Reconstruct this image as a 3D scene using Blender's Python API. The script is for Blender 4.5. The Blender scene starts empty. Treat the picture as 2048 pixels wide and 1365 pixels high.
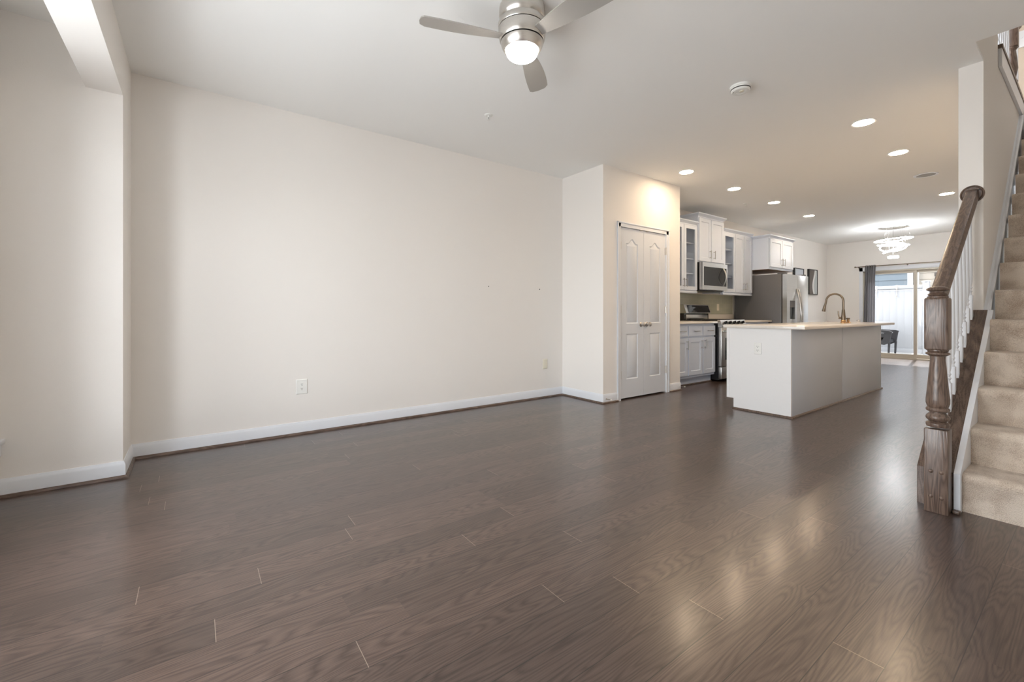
import bpy, bmesh, math, random
from mathutils import Vector, Matrix
PI = math.pi
random.seed(4)
C = bpy.context.scene.collection
S = bpy.context.scene

# ------------------------------------------------------------ camera
F_PX, VP, HY, EYE, H = 867.0, 2212.0, 626.5, 1.037, 2.743
YAW = math.atan((VP - 1024) / F_PX)
cd = bpy.data.cameras.new('camera')
cam = bpy.data.objects.new('camera', cd); C.objects.link(cam)
cam.location = (0, 0, EYE)
cam.rotation_euler = (PI / 2, 0, YAW)
cd.sensor_width = 36; cd.lens = F_PX * 36 / 2048
cd.shift_y = (HY - 682.5) / 2048
cd.clip_start = 0.02; cd.clip_end = 200
S.camera = cam
# ------------------------------------------------------------ colour management, sky, sun, daylight
S.view_settings.view_transform = 'Standard'
S.view_settings.look = 'None'
S.view_settings.exposure = 1.23
S.view_settings.gamma = 1.0
S.cycles.use_denoising = True
S.cycles.max_bounces = 10
S.cycles.diffuse_bounces = 6
S.cycles.glossy_bounces = 4
S.cycles.transparent_max_bounces = 12
S.cycles.sample_clamp_indirect = 6
w = bpy.data.worlds.new('sky'); S.world = w; w.use_nodes = True
nt = w.node_tree; bg = nt.nodes['Background']
sky = nt.nodes.new('ShaderNodeTexSky'); sky.sky_type = 'NISHITA'
sky.sun_disc = False; sky.sun_elevation = math.radians(50); sky.sun_rotation = math.radians(200)
hs = nt.nodes.new('ShaderNodeHueSaturation'); hs.inputs['Saturation'].default_value = 0.25
nt.links.new(sky.outputs[0], hs.inputs['Color']); nt.links.new(hs.outputs[0], bg.inputs[0])
bg.inputs[1].default_value = 0.33


def sun(name, elev, azi, energy, ang=3):
    l = bpy.data.lights.new(name, 'SUN'); l.energy = energy; l.angle = math.radians(ang)
    o = bpy.data.objects.new(name, l); C.objects.link(o)
    o.rotation_euler = (-math.radians(90 - elev), 0, math.radians(azi))
    return o


def area(name, loc, rot, sx, sy, energy, color=(1, 1, 1), portal=False):
    l = bpy.data.lights.new(name, 'AREA'); l.shape = 'RECTANGLE'; l.size = sx; l.size_y = sy
    l.energy = energy; l.color = color
    if portal: l.cycles.is_portal = True
    o = bpy.data.objects.new(name, l); C.objects.link(o); o.location = loc; o.rotation_euler = rot
    return o


sun('sun_outside', 50, 8, 4.0, 1)
# daylight in the tall front windows (behind the camera), facing into the room
area('daylight_front_windows', (-1.9, -2.2, 1.6), (PI / 2, 0, 0), 4.6, 2.6, 128, (0.90, 0.955, 1.0))
# added light tilted up through the same windows to brighten the ceiling
area('ceiling_fill_front', (-1.9, -2.0, 0.1), (PI / 2 + 0.6, 0, 0), 4.6, 1.4, 52, (0.97, 0.99, 1.0))
# portal in the sliding door opening, helps the sky light in
area('door_portal', (-2.5, 12.95, 1.02), (-PI / 2, 0, 0), 1.8, 2.04, 1, portal=True)
area('fill_upstairs', (0.0, 6.9, 4.9), (0, 0, 0), 0.6, 0.6, 2.8, (0.95, 0.97, 1.0))  # added fill for the upstairs hall, no visible source

# ------------------------------------------------------------ materials
def new_mat(name):
    m = bpy.data.materials.new(name); m.use_nodes = True
    return m, m.node_tree, m.node_tree.nodes['Principled BSDF']


def srgb(r, g, b):
    f = lambda c: (c / 255 / 12.92) if c / 255 <= 0.04045 else ((c / 255 + 0.055) / 1.055) ** 2.4
    return (f(r), f(g), f(b), 1)


def mat(name, col, rough=0.5, metal=0.0, noise=0.0, scale=40, bump=0.0, bscale=200, emit=None, es=0, coat=0, spec=0.5, aniso=None, ior=None):
    m, t, p = new_mat(name)
    p.inputs['Base Color'].default_value = col
    p.inputs['Roughness'].default_value = rough; p.inputs['Metallic'].default_value = metal
    p.inputs['Coat Weight'].default_value = coat
    p.inputs['Specular IOR Level'].default_value = spec
    if emit: p.inputs['Emission Color'].default_value = emit; p.inputs['Emission Strength'].default_value = es
    tc = t.nodes.new('ShaderNodeTexCoord')
    if noise:
        n = t.nodes.new('ShaderNodeTexNoise'); n.inputs['Scale'].default_value = scale; n.inputs['Detail'].default_value = 3
        src = tc.outputs['Object']
        if aniso:
            mp = t.nodes.new('ShaderNodeMapping'); mp.inputs['Scale'].default_value = aniso
            t.links.new(src, mp.inputs[0]); src = mp.outputs[0]
        t.links.new(src, n.inputs['Vector'])
        r = t.nodes.new('ShaderNodeMapRange'); r.inputs['To Min'].default_value = 1 - noise; r.inputs['To Max'].default_value = 1 + noise
        t.links.new(n.outputs['Fac'], r.inputs['Value'])
        mx = t.nodes.new('ShaderNodeMix'); mx.data_type = 'RGBA'; mx.blend_type = 'MULTIPLY'; mx.inputs['Factor'].default_value = 1
        mx.inputs['A'].default_value = col
        t.links.new(r.outputs[0], mx.inputs['B']); t.links.new(mx.outputs['Result'], p.inputs['Base Color'])
    if bump:
        n2 = t.nodes.new('ShaderNodeTexNoise'); n2.inputs['Scale'].default_value = bscale; n2.inputs['Detail'].default_value = 4
        t.links.new(tc.outputs['Object'], n2.inputs['Vector'])
        b = t.nodes.new('ShaderNodeBump'); b.inputs['Strength'].default_value = bump; b.inputs['Distance'].default_value = 0.01
        t.links.new(n2.outputs['Fac'], b.inputs['Height']); t.links.new(b.outputs[0], p.inputs['Normal'])
    return m


def floor_mat():
    m, t, p = new_mat('dark_oak_floor')
    N = t.nodes; L = t.links
    def math_(op, a, b=None, c=None):
        n = N.new('ShaderNodeMath'); n.operation = op
        for i, v in enumerate((a, b, c)):
            if v is None: continue
            if isinstance(v, (int, float)): n.inputs[i].default_value = v
            else: L.new(v, n.inputs[i])
        return n.outputs[0]
    tc = N.new('ShaderNodeTexCoord'); sp = N.new('ShaderNodeSeparateXYZ'); L.new(tc.outputs['Object'], sp.inputs[0])
    X, Y = sp.outputs[0], sp.outputs[1]
    W = 0.127
    xr = math_('DIVIDE', X, W); row = math_('FLOOR', xr); fx = math_('FRACT', xr)
    wn = N.new('ShaderNodeTexWhiteNoise'); wn.noise_dimensions = '1D'; L.new(row, wn.inputs['W'])
    ln = math_('MULTIPLY_ADD', wn.outputs['Value'], 0.5, 0.75)
    yo = math_('MULTIPLY_ADD', wn.outputs['Value'], 37.3, Y)
    yr = math_('DIVIDE', yo, ln); cell = math_('FLOOR', yr); fy = math_('FRACT', yr)
    cb = N.new('ShaderNodeCombineXYZ'); L.new(row, cb.inputs[0]); L.new(cell, cb.inputs[1])
    wn2 = N.new('ShaderNodeTexWhiteNoise'); wn2.noise_dimensions = '2D'; L.new(cb.outputs[0], wn2.inputs['Vector'])
    rnd = wn2.outputs['Value']
    # grain: long noise, contour lines of it make the cathedral figure
    gv = N.new('ShaderNodeCombineXYZ')
    L.new(math_('MULTIPLY', X, 9.0), gv.inputs[0]); L.new(math_('MULTIPLY_ADD', rnd, 41.0, math_('MULTIPLY', Y, 0.9)), gv.inputs[1])
    L.new(math_('MULTIPLY', rnd, 77.0), gv.inputs[2])
    n1 = N.new('ShaderNodeTexNoise'); n1.inputs['Scale'].default_value = 1.0; n1.inputs['Detail'].default_value = 1.5; n1.inputs['Roughness'].default_value = 0.45
    L.new(gv.outputs[0], n1.inputs['Vector'])
    ring = math_('FRACT', math_('MULTIPLY', n1.outputs['Fac'], 28.0))
    ring = math_('POWER', math_('ABSOLUTE', math_('MULTIPLY_ADD', ring, 2.0, -1.0)), 1.6)
    gv2 = N.new('ShaderNodeCombineXYZ'); L.new(math_('MULTIPLY', X, 260.0), gv2.inputs[0]); L.new(math_('MULTIPLY', Y, 9.0), gv2.inputs[1]); L.new(rnd, gv2.inputs[2])
    n2 = N.new('ShaderNodeTexNoise'); n2.inputs['Scale'].default_value = 1.0; n2.inputs['Detail'].default_value = 2
    L.new(gv2.outputs[0], n2.inputs['Vector'])
    g = math_('MULTIPLY_ADD', ring, 0.17, math_('MULTIPLY', n2.outputs['Fac'], 0.36))
    ramp = N.new('ShaderNodeValToRGB'); L.new(g, ramp.inputs[0])
    ramp.color_ramp.elements[0].position = 0.05; ramp.color_ramp.elements[0].color = FLOOR_LIGHT
    ramp.color_ramp.elements[1].position = 0.36; ramp.color_ramp.elements[1].color = FLOOR_DARK
    pv = N.new('ShaderNodeMapRange'); L.new(rnd, pv.inputs['Value']); pv.inputs['To Min'].default_value = 0.78; pv.inputs['To Max'].default_value = 1.2
    mx = N.new('ShaderNodeMix'); mx.data_type = 'RGBA'; mx.blend_type = 'MULTIPLY'; mx.inputs['Factor'].default_value = 1
    L.new(ramp.outputs[0], mx.inputs['A']); L.new(pv.outputs[0], mx.inputs['B'])
    # long seams between planks (dark) and worn end joints (pale)
    sx = math_('LESS_THAN', math_('MINIMUM', fx, math_('SUBTRACT', 1.0, fx)), 0.010)
    mx2 = N.new('ShaderNodeMix'); mx2.data_type = 'RGBA'; L.new(math_('MULTIPLY', sx, 0.9), mx2.inputs['Factor'])
    L.new(mx.outputs['Result'], mx2.inputs['A']); mx2.inputs['B'].default_value = srgb(18, 12, 10)
    sy = math_('LESS_THAN', math_('MULTIPLY', fy, ln), 0.002)
    worn = math_('MULTIPLY', sy, math_('GREATER_THAN', rnd, 0.55))
    mx3 = N.new('ShaderNodeMix'); mx3.data_type = 'RGBA'; L.new(math_('MULTIPLY', worn, 0.6), mx3.inputs['Factor'])
    L.new(mx2.outputs['Result'], mx3.inputs['A']); mx3.inputs['B'].default_value = srgb(170, 155, 140)
    L.new(mx3.outputs['Result'], p.inputs['Base Color'])
    rr = N.new('ShaderNodeMapRange'); L.new(n2.outputs['Fac'], rr.inputs['Value']); rr.inputs['To Min'].default_value = 0.28; rr.inputs['To Max'].default_value = 0.33
    L.new(rr.outputs[0], p.inputs['Roughness'])
    b = N.new('ShaderNodeBump'); b.inputs['Strength'].default_value = 0.04; b.inputs['Distance'].default_value = 0.001
    L.new(math_('SUBTRACT', g, math_('MULTIPLY', math_('ADD', sx, sy), 0.8)), b.inputs['Height'])
    L.new(b.outputs[0], p.inputs['Normal'])
    p.inputs['Specular IOR Level'].default_value = 0.6
    p.inputs['Coat Weight'].default_value = 0.4; p.inputs['Coat Roughness'].default_value = 0.19
    return m


FLOOR_LIGHT = srgb(98, 80, 71)
FLOOR_DARK = srgb(56, 42, 36)


def oak_mat(name='dark_stained_oak', axis='Z'):
    m, t, p = new_mat(name); N = t.nodes; L = t.links
    tc = N.new('ShaderNodeTexCoord'); mp = N.new('ShaderNodeMapping'); L.new(tc.outputs['Object'], mp.inputs[0])
    mp.inputs['Scale'].default_value = {'Z': (14, 14, 1.6), 'Y': (14, 1.6, 2.5)}[axis]
    n1 = N.new('ShaderNodeTexNoise'); n1.inputs['Scale'].default_value = 1.3; n1.inputs['Detail'].default_value = 2; L.new(mp.outputs[0], n1.inputs['Vector'])
    wv = N.new('ShaderNodeMath'); wv.operation = 'MULTIPLY'; wv.inputs[1].default_value = 11; L.new(n1.outputs['Fac'], wv.inputs[0])
    fr = N.new('ShaderNodeMath'); fr.operation = 'PINGPONG'; fr.inputs[1].default_value = 0.5; L.new(wv.outputs[0], fr.inputs[0])
    mp2 = N.new('ShaderNodeMapping'); L.new(tc.outputs['Object'], mp2.inputs[0])
    mp2.inputs['Scale'].default_value = {'Z': (220, 220, 8), 'Y': (220, 8, 200)}[axis]
    n2 = N.new('ShaderNodeTexNoise'); n2.inputs['Scale'].default_value = 1; L.new(mp2.outputs[0], n2.inputs['Vector'])
    ad = N.new('ShaderNodeMath'); ad.operation = 'MULTIPLY_ADD'; ad.inputs[1].default_value = 0.9; L.new(fr.outputs[0], ad.inputs[0]); L.new(n2.outputs['Fac'], ad.inputs[2])
    rp = N.new('ShaderNodeValToRGB'); L.new(ad.outputs[0], rp.inputs[0])
    rp.color_ramp.elements[0].position = 0.35; rp.color_ramp.elements[0].color = srgb(64, 49, 41)
    rp.color_ramp.elements[1].position = 0.95; rp.color_ramp.elements[1].color = srgb(112, 93, 81)
    L.new(rp.outputs[0], p.inputs['Base Color']); p.inputs['Roughness'].default_value = 0.3
    b = N.new('ShaderNodeBump'); b.inputs['Strength'].default_value = 0.25; b.inputs['Distance'].default_value = 0.002
    L.new(ad.outputs[0], b.inputs['Height']); L.new(b.outputs[0], p.inputs['Normal'])
    return m


def carpet_mat():
    m, t, p = new_mat('beige_carpet'); N = t.nodes; L = t.links
    tc = N.new('ShaderNodeTexCoord')
    a = N.new('ShaderNodeTexNoise'); a.inputs['Scale'].default_value = 9; a.inputs['Detail'].default_value = 4; L.new(tc.outputs['Object'], a.inputs['Vector'])
    b_ = N.new('ShaderNodeTexNoise'); b_.inputs['Scale'].default_value = 260; b_.inputs['Detail'].default_value = 3; L.new(tc.outputs['Object'], b_.inputs['Vector'])
    ad = N.new('ShaderNodeMath'); ad.operation = 'MULTIPLY_ADD'; ad.inputs[1].default_value = 0.8; L.new(b_.outputs['Fac'], ad.inputs[0]); L.new(a.outputs['Fac'], ad.inputs[2])
    rp = N.new('ShaderNodeValToRGB'); L.new(ad.outputs[0], rp.inputs[0])
    rp.color_ramp.elements[0].position = 0.6; rp.color_ramp.elements[0].color = srgb(172, 150, 130)
    rp.color_ramp.elements[1].position = 1.15; rp.color_ramp.elements[1].color = srgb(224, 209, 192)
    L.new(rp.outputs[0], p.inputs['Base Color']); p.inputs['Roughness'].default_value = 0.95; p.inputs['Specular IOR Level'].default_value = 0.1
    p.inputs['Sheen Weight'].default_value = 0.3
    b = N.new('ShaderNodeBump'); b.inputs['Strength'].default_value = 0.7; b.inputs['Distance'].default_value = 0.012
    L.new(b_.outputs['Fac'], b.inputs['Height']); L.new(b.outputs[0], p.inputs['Normal'])
    return m


def glass_mat(name, gloss=0.10, tint=(1, 1, 1, 1), rough=0.02):
    m = bpy.data.materials.new(name); m.use_nodes = True; t = m.node_tree; t.nodes.clear()
    o = t.nodes.new('ShaderNodeOutputMaterial'); tr = t.nodes.new('ShaderNodeBsdfTransparent'); gl = t.nodes.new('ShaderNodeBsdfGlossy')
    tr.inputs[0].default_value = tint; gl.inputs['Roughness'].default_value = rough
    mx = t.nodes.new('ShaderNodeMixShader'); mx.inputs[0].default_value = gloss
    t.links.new(tr.outputs[0], mx.inputs[1]); t.links.new(gl.outputs[0], mx.inputs[2]); t.links.new(mx.outputs[0], o.inputs[0])
    return m


def tile_mat():
    m, t, p = new_mat('green_glass_tile'); N = t.nodes; L = t.links
    tc = N.new('ShaderNodeTexCoord'); sp = N.new('ShaderNodeSeparateXYZ'); cb = N.new('ShaderNodeCombineXYZ')
    L.new(tc.outputs['Object'], sp.inputs[0]); L.new(sp.outputs[1], cb.inputs[0]); L.new(sp.outputs[2], cb.inputs[1])
    br = N.new('ShaderNodeTexBrick'); L.new(cb.outputs[0], br.inputs['Vector'])
    br.inputs['Scale'].default_value = 1; br.inputs['Brick Width'].default_value = 0.15; br.inputs['Row Height'].default_value = 0.075
    br.inputs['Mortar Size'].default_value = 0.0022
    br.inputs['Color1'].default_value = srgb(182, 184, 166); br.inputs['Color2'].default_value = srgb(190, 191, 174); br.inputs['Mortar'].default_value = srgb(200, 200, 178)
    L.new(br.outputs[0], p.inputs['Base Color']); p.inputs['Roughness'].default_value = 0.12
    return m


def siding_mat(name, col):
    m, t, p = new_mat(name); p.inputs['Base Color'].default_value = col; p.inputs['Roughness'].default_value = 0.6
    return m


WALL = mat('cream_wall_paint', srgb(240, 236, 231), 0.75, bump=0.05, bscale=260, spec=0.25)
CEIL = mat('ceiling_paint', srgb(248, 248, 246), 0.8, bump=0.04, bscale=260, spec=0.2)
TRIM = mat('white_trim_paint', srgb(228, 231, 236), 0.35, noise=0.01)
DOORW = mat('white_door_paint', srgb(220, 224, 230), 0.4, noise=0.01)
CAB = mat('cabinet_white_paint', srgb(208, 218, 234), 0.38, noise=0.012)
CABSHADE = mat('island_side_shade_tint', srgb(208, 215, 226), 0.4, noise=0.02, scale=3)  # white side panels, their shade put into this darker colour
FLOORM = floor_mat()
OAK = oak_mat(); OAKY = oak_mat('dark_stained_oak_lengthwise', 'Y')
CARPET = carpet_mat()
STEEL = mat('stainless_steel', (0.62, 0.62, 0.61, 1), 0.28, 1.0, noise=0.10, scale=1, aniso=(3, 3, 160))
NICKEL = mat('brushed_nickel', (0.62, 0.59, 0.55, 1), 0.28, 1.0, noise=0.08, scale=1, aniso=(40, 40, 400))
HANDLE = mat('satin_steel_pull', (0.42, 0.43, 0.45, 1), 0.3, 0.9, noise=0.03)
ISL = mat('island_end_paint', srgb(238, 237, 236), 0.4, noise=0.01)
BLADE = mat('silver_blade_paint', srgb(176, 172, 166), 0.35, 0.3, noise=0.02)
DGREY = mat('fridge_side_grey', srgb(98, 98, 100), 0.45, 0.2, noise=0.04, bump=0.05)
BLACK = mat('black_enamel', srgb(24, 24, 26), 0.18, noise=0.02)
BGLASS = mat('black_glass', srgb(30, 31, 34), 0.06, noise=0.01)
DOVEN = mat('dark_brown_wood', srgb(150, 108, 76), 0.5, noise=0.2, scale=8)
QUARTZ = mat('white_quartz', srgb(226, 220, 212), 0.16, noise=0.04, scale=60)
TILE = tile_mat()
BRONZE = mat('brushed_bronze', srgb(124, 112, 98), 0.3, 0.9, noise=0.06)
COPPER = mat('warm_bronze_base', srgb(186, 150, 110), 0.25, 0.9, noise=0.06)
PLASTIC = mat('white_plastic', srgb(240, 240, 236), 0.35, noise=0.01)
IVORY = mat('ivory_plastic', srgb(232, 226, 208), 0.4, noise=0.01)
SLOT = mat('dark_slot', srgb(60, 56, 52), 0.6, noise=0.05)
GREYF = mat('grey_curtain_fabric', srgb(172, 171, 174), 0.9, noise=0.06, scale=120, bump=0.1)
GLASS = glass_mat('clear_glass', 0.06)
CABGLASS = glass_mat('cabinet_glass', 0.12, (0.93, 0.94, 0.95, 1))
LENS = mat('warm_lamp_lens', (1, 0.9, 0.75, 1), 0.4, emit=(1.0, 0.76, 0.52, 1), es=70)
LENSD = mat('cool_lamp_lens', (1, 0.95, 0.9, 1), 0.4, emit=(1.0, 0.80, 0.60, 1), es=10)
GLOBE = mat('frosted_globe', (1, 0.97, 0.92, 1), 0.4, emit=(1.0, 0.94, 0.86, 1), es=32)
LED = mat('led_ring', (1, 1, 1, 1), 0.4, emit=(0.95, 0.98, 1.0, 1), es=11)
CHROME = mat('chrome', (0.8, 0.8, 0.8, 1), 0.08, 1.0, noise=0.01)
GRILLE = mat('grey_grille', srgb(168, 166, 162), 0.6, noise=0.1, scale=600)
ALU = mat('beige_aluminium', srgb(196, 188, 174), 0.4, 0.1, noise=0.02)
VINYL = mat('white_vinyl', srgb(164, 167, 171), 0.45, noise=0.01)
VINYLG = mat('pale_grey_vinyl', srgb(140, 144, 149), 0.45, noise=0.02)
SIDB = mat('blue_grey_siding', srgb(98, 110, 118), 0.6, noise=0.03)
SIDC = mat('cream_siding', srgb(162, 155, 144), 0.6, noise=0.03)
CONC = mat('concrete_patio', srgb(214, 212, 206), 0.85, noise=0.08, scale=12)
WICK = mat('black_wicker', srgb(40, 40, 44), 0.5, noise=0.25, scale=90, bump=0.5, bscale=90)
UPW = mat('upstairs_wall_paint', srgb(214, 200, 184), 0.75, bump=0.05, bscale=260)


def art_mat():
    m, t, p = new_mat('abstract_print'); N = t.nodes; L = t.links
    tc = N.new('ShaderNodeTexCoord'); sp = N.new('ShaderNodeSeparateXYZ'); L.new(tc.outputs['Object'], sp.inputs[0])
    s = N.new('ShaderNodeMath'); s.operation = 'SINE'; ml = N.new('ShaderNodeMath'); ml.operation = 'MULTIPLY'; ml.inputs[1].default_value = 7.5
    L.new(sp.outputs[2], ml.inputs[0]); L.new(ml.outputs[0], s.inputs[0])
    ma = N.new('ShaderNodeMath'); ma.operation = 'MULTIPLY_ADD'; ma.inputs[1].default_value = 0.07; L.new(s.outputs[0], ma.inputs[0]); L.new(sp.outputs[1], ma.inputs[2])
    rp = N.new('ShaderNodeValToRGB'); rp.color_ramp.interpolation = 'CONSTANT'
    L.new(ma.outputs[0], rp.inputs[0])
    e = rp.color_ramp.elements; e[0].position = 0; e[0].color = srgb(98, 90, 84)
    e[1].position = 0.27; e[1].color = srgb(226, 226, 224)
    x = e.new(0.36); x.color = srgb(186, 192, 192)
    L.new(rp.outputs[0], p.inputs['Base Color']); p.inputs['Roughness'].default_value = 0.5
    return m


ARTDARK = art_mat()
ARTPALE = mat('pale_print', srgb(196, 202, 210), 0.5, noise=0.06, scale=5)


# ------------------------------------------------------------ mesh helpers
class MB:
    def __init__(s): s.bm = bmesh.new()
    def box(s, x0, y0, z0, x1, y1, z1, bev=0, seg=2):
        r = bmesh.ops.create_cube(s.bm, size=1)
        vs = r['verts']
        bmesh.ops.scale(s.bm, vec=(abs(x1 - x0), abs(y1 - y0), abs(z1 - z0)), verts=vs)
        bmesh.ops.translate(s.bm, vec=((x0 + x1) / 2, (y0 + y1) / 2, (z0 + z1) / 2), verts=vs)
        if bev:
            es = list({e for v in vs for e in v.link_edges})
            bmesh.ops.bevel(s.bm, geom=es, offset=bev, segments=seg, affect='EDGES', profile=0.5)
        return s
    def cyl(s, p0, p1, r0, r1=None, n=24):
        p0, p1 = Vector(p0), Vector(p1); r1 = r0 if r1 is None else r1
        d = p1 - p0
        M = Matrix.Translation((p0 + p1) / 2) @ d.to_track_quat('Z', 'Y').to_matrix().to_4x4()
        bmesh.ops.create_cone(s.bm, cap_ends=True, segments=n, radius1=r0, radius2=r1, depth=d.length, matrix=M)
        return s
    def sphere(s, c, r, n=16, sc=(1, 1, 1)):
        M = Matrix.Translation(c) @ Matrix.Diagonal((*sc, 1))
        bmesh.ops.create_uvsphere(s.bm, u_segments=n, v_segments=max(6, n // 2), radius=r, matrix=M); return s
    def lathe(s, prof, c=(0, 0, 0), M=None, n=32):
        M = M or Matrix.Translation(c); rings = []
        for r, z in prof:
            if r < 1e-5: rings.append([s.bm.verts.new(M @ Vector((0, 0, z)))])
            else: rings.append([s.bm.verts.new(M @ Vector((r * math.cos(2 * PI * k / n), r * math.sin(2 * PI * k / n), z))) for k in range(n)])
        for a, b in zip(rings, rings[1:]):
            for k in range(n):
                k2 = (k + 1) % n
                vs = [a[k % len(a)], a[k2 % len(a)], b[k2 % len(b)], b[k % len(b)]]
                u = []
                for v in vs:
                    if v not in u: u.append(v)
                if len(u) > 2:
                    try: s.bm.faces.new(u)
                    except ValueError: pass
        for rg in (rings[0], rings[-1]):
            if len(rg) > 2:
                try: s.bm.faces.new(rg)
                except ValueError: pass
        return s
    def tube(s, pts, r, n=10, closed=False):
        pts = [Vector(p) for p in pts]; N_ = len(pts); rings = []
        up = Vector((0.13, 0.21, 1)).normalized()
        for i, p in enumerate(pts):
            a = pts[(i - 1) % N_] if (closed or i > 0) else p
            b = pts[(i + 1) % N_] if (closed or i < N_ - 1) else p
            d = (b - a).normalized(); u = up - d * up.dot(d)
            if u.length < 0.2: u = Vector((1, 0, 0)) - d * d.x
            u.normalize(); v = d.cross(u)
            rr = r[i] if isinstance(r, (list, tuple)) else r
            rings.append([s.bm.verts.new(p + rr * (u * math.cos(2 * PI * k / n) + v * math.sin(2 * PI * k / n))) for k in range(n)])
        for i in range(N_ if closed else N_ - 1):
            a, b = rings[i], rings[(i + 1) % N_]
            for k in range(n): s.bm.faces.new((a[k], a[(k + 1) % n], b[(k + 1) % n], b[k]))
        if not closed:
            s.bm.faces.new(rings[0]); s.bm.faces.new(rings[-1])
        return s
    def prism(s, pts, fn, a, b):
        """pts 2D polygon, fn(u,v,w)->xyz, extruded w from a to b"""
        A = [s.bm.verts.new(fn(u, v, a)) for u, v in pts]; B = [s.bm.verts.new(fn(u, v, b)) for u, v in pts]
        n = len(pts)
        for i in range(n): s.bm.faces.new((A[i], A[(i + 1) % n], B[(i + 1) % n], B[i]))
        s.bm.faces.new(A); s.bm.faces.new(B[::-1]); return s
    def holed(s, outer, holes, fn, d):
        es = []
        loops = []
        for lp in [outer] + holes:
            vs = [s.bm.verts.new(fn(u, v, d)) for u, v in lp]; loops.append(vs)
            for i in range(len(vs)): es.append(s.bm.edges.new((vs[i], vs[(i + 1) % len(vs)])))
        bmesh.ops.triangle_fill(s.bm, use_beauty=True, use_dissolve=True, edges=es)
        return loops
    def ring(s, la, lb):
        n = len(la)
        for i in range(n): s.bm.faces.new((la[i], la[(i + 1) % n], lb[(i + 1) % n], lb[i]))
    def loop(s, lp, fn, d): return [s.bm.verts.new(fn(u, v, d)) for u, v in lp]
    def panel_slab(s, u0, v0, u1, v1, t, panels, fn, steps=((0.010, -0.006), (0.030, -0.006), (0.042, -0.001))):
        """slab with moulded panels; fn(u,v,depth): depth>0 is out of the face"""
        outer = [(u0, v0), (u1, v0), (u1, v1), (u0, v1)]
        lp = s.holed(outer, panels, fn, 0)
        back = s.loop(outer, fn, -t); s.ring(lp[0], back); s.bm.faces.new(back)
        for k, p in enumerate(panels):
            prev = lp[k + 1]
            for off, dep in steps:
                nx = s.loop(offset(p, off), fn, dep); s.ring(prev, nx); prev = nx
            s.bm.faces.new(prev)
        return s
    def frame(s, u0, v0, u1, v1, t, hole, fn):
        outer = [(u0, v0), (u1, v0), (u1, v1), (u0, v1)]
        f = s.holed(outer, [hole], fn, 0); b = s.holed(outer, [hole], fn, -t)
        s.ring(f[0], b[0]); s.ring(f[1], b[1]); return s
    def build(s, name, m, parent=None, root=None, ang=35):
        o3 = Vector(root.location) if root is not None else Vector((0, 0, 0))
        bmesh.ops.recalc_face_normals(s.bm, faces=s.bm.faces)
        bmesh.ops.translate(s.bm, vec=-o3, verts=s.bm.verts)
        me = bpy.data.meshes.new(name); s.bm.to_mesh(me); s.bm.free()
        for p in me.polygons: p.use_smooth = True
        me.set_sharp_from_angle(angle=math.radians(ang))
        me.materials.append(m)
        o = bpy.data.objects.new(name, me); C.objects.link(o)
        if parent is not None: o.parent = parent
        return o


def offset(pts, d):
    n = len(pts); ar = sum(pts[i][0] * pts[(i + 1) % n][1] - pts[(i + 1) % n][0] * pts[i][1] for i in range(n))
    sg = 1 if ar > 0 else -1; out = []
    for i in range(n):
        p0, p1, p2 = Vector(pts[i - 1]), Vector(pts[i]), Vector(pts[(i + 1) % n])
        a = (p1 - p0).normalized(); b = (p2 - p1).normalized()
        na = Vector((-a.y, a.x)) * sg; nb = Vector((-b.y, b.x)) * sg
        m = (na + nb); k = d * 2 / max(0.3, m.length_squared)
        q = p1 + m * k; out.append((q.x, q.y))
    return out


def rect(u0, v0, u1, v1): return [(u0, v0), (u1, v0), (u1, v1), (u0, v1)]


def thing(name, label, cat, loc, group=None, rotz=0):
    o = bpy.data.objects.new(name, None); C.objects.link(o); o.empty_display_size = 0.05
    o.location = loc; o.rotation_euler = (0, 0, rotz)
    o['label'] = label; o['category'] = cat
    if group: o['group'] = group
    return o


def tag(o, label, cat, group=None, kind=None):
    o['label'] = label; o['category'] = cat
    if group: o['group'] = group
    if kind: o['kind'] = kind
    return o


def struct(o, label=None, cat=None):
    o['kind'] = 'structure'
    if label: o['label'] = label
    if cat: o['category'] = cat
    return o


def sroot(name, loc, label=None, cat=None):
    o = bpy.data.objects.new(name, None); C.objects.link(o); o.location = loc; o.empty_display_size = 0.05
    return struct(o, label, cat)


def copy_tree(o, parent=None):
    c = o.copy(); C.objects.link(c)
    if parent is not None: c.parent = parent
    for ch in [x for x in C.objects if x.parent == o]:
        copy_tree(ch, c)
    return c


FX = lambda x0: (lambda u, v, d: (x0 + d, u, v))        # face looking +X : u=Y, v=Z
FYm = lambda y0: (lambda u, v, d: (u, y0 - d, v))       # face looking -Y : u=X, v=Z

# ------------------------------------------------------------ room shell
XL, XK, XJ = -4.07, -4.13, -3.655         # living wall, kitchen wall, bay side wall
YF, YJ = -0.90, -0.37                      # bay front wall, jog
XC, YC0, YC1 = -3.39, 3.765, 5.28          # closet box
YB = 12.80                                 # far wall
XP0, XP1, YP = -0.607, -0.488, 4.30        # stair wall
XR = 0.56

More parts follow.
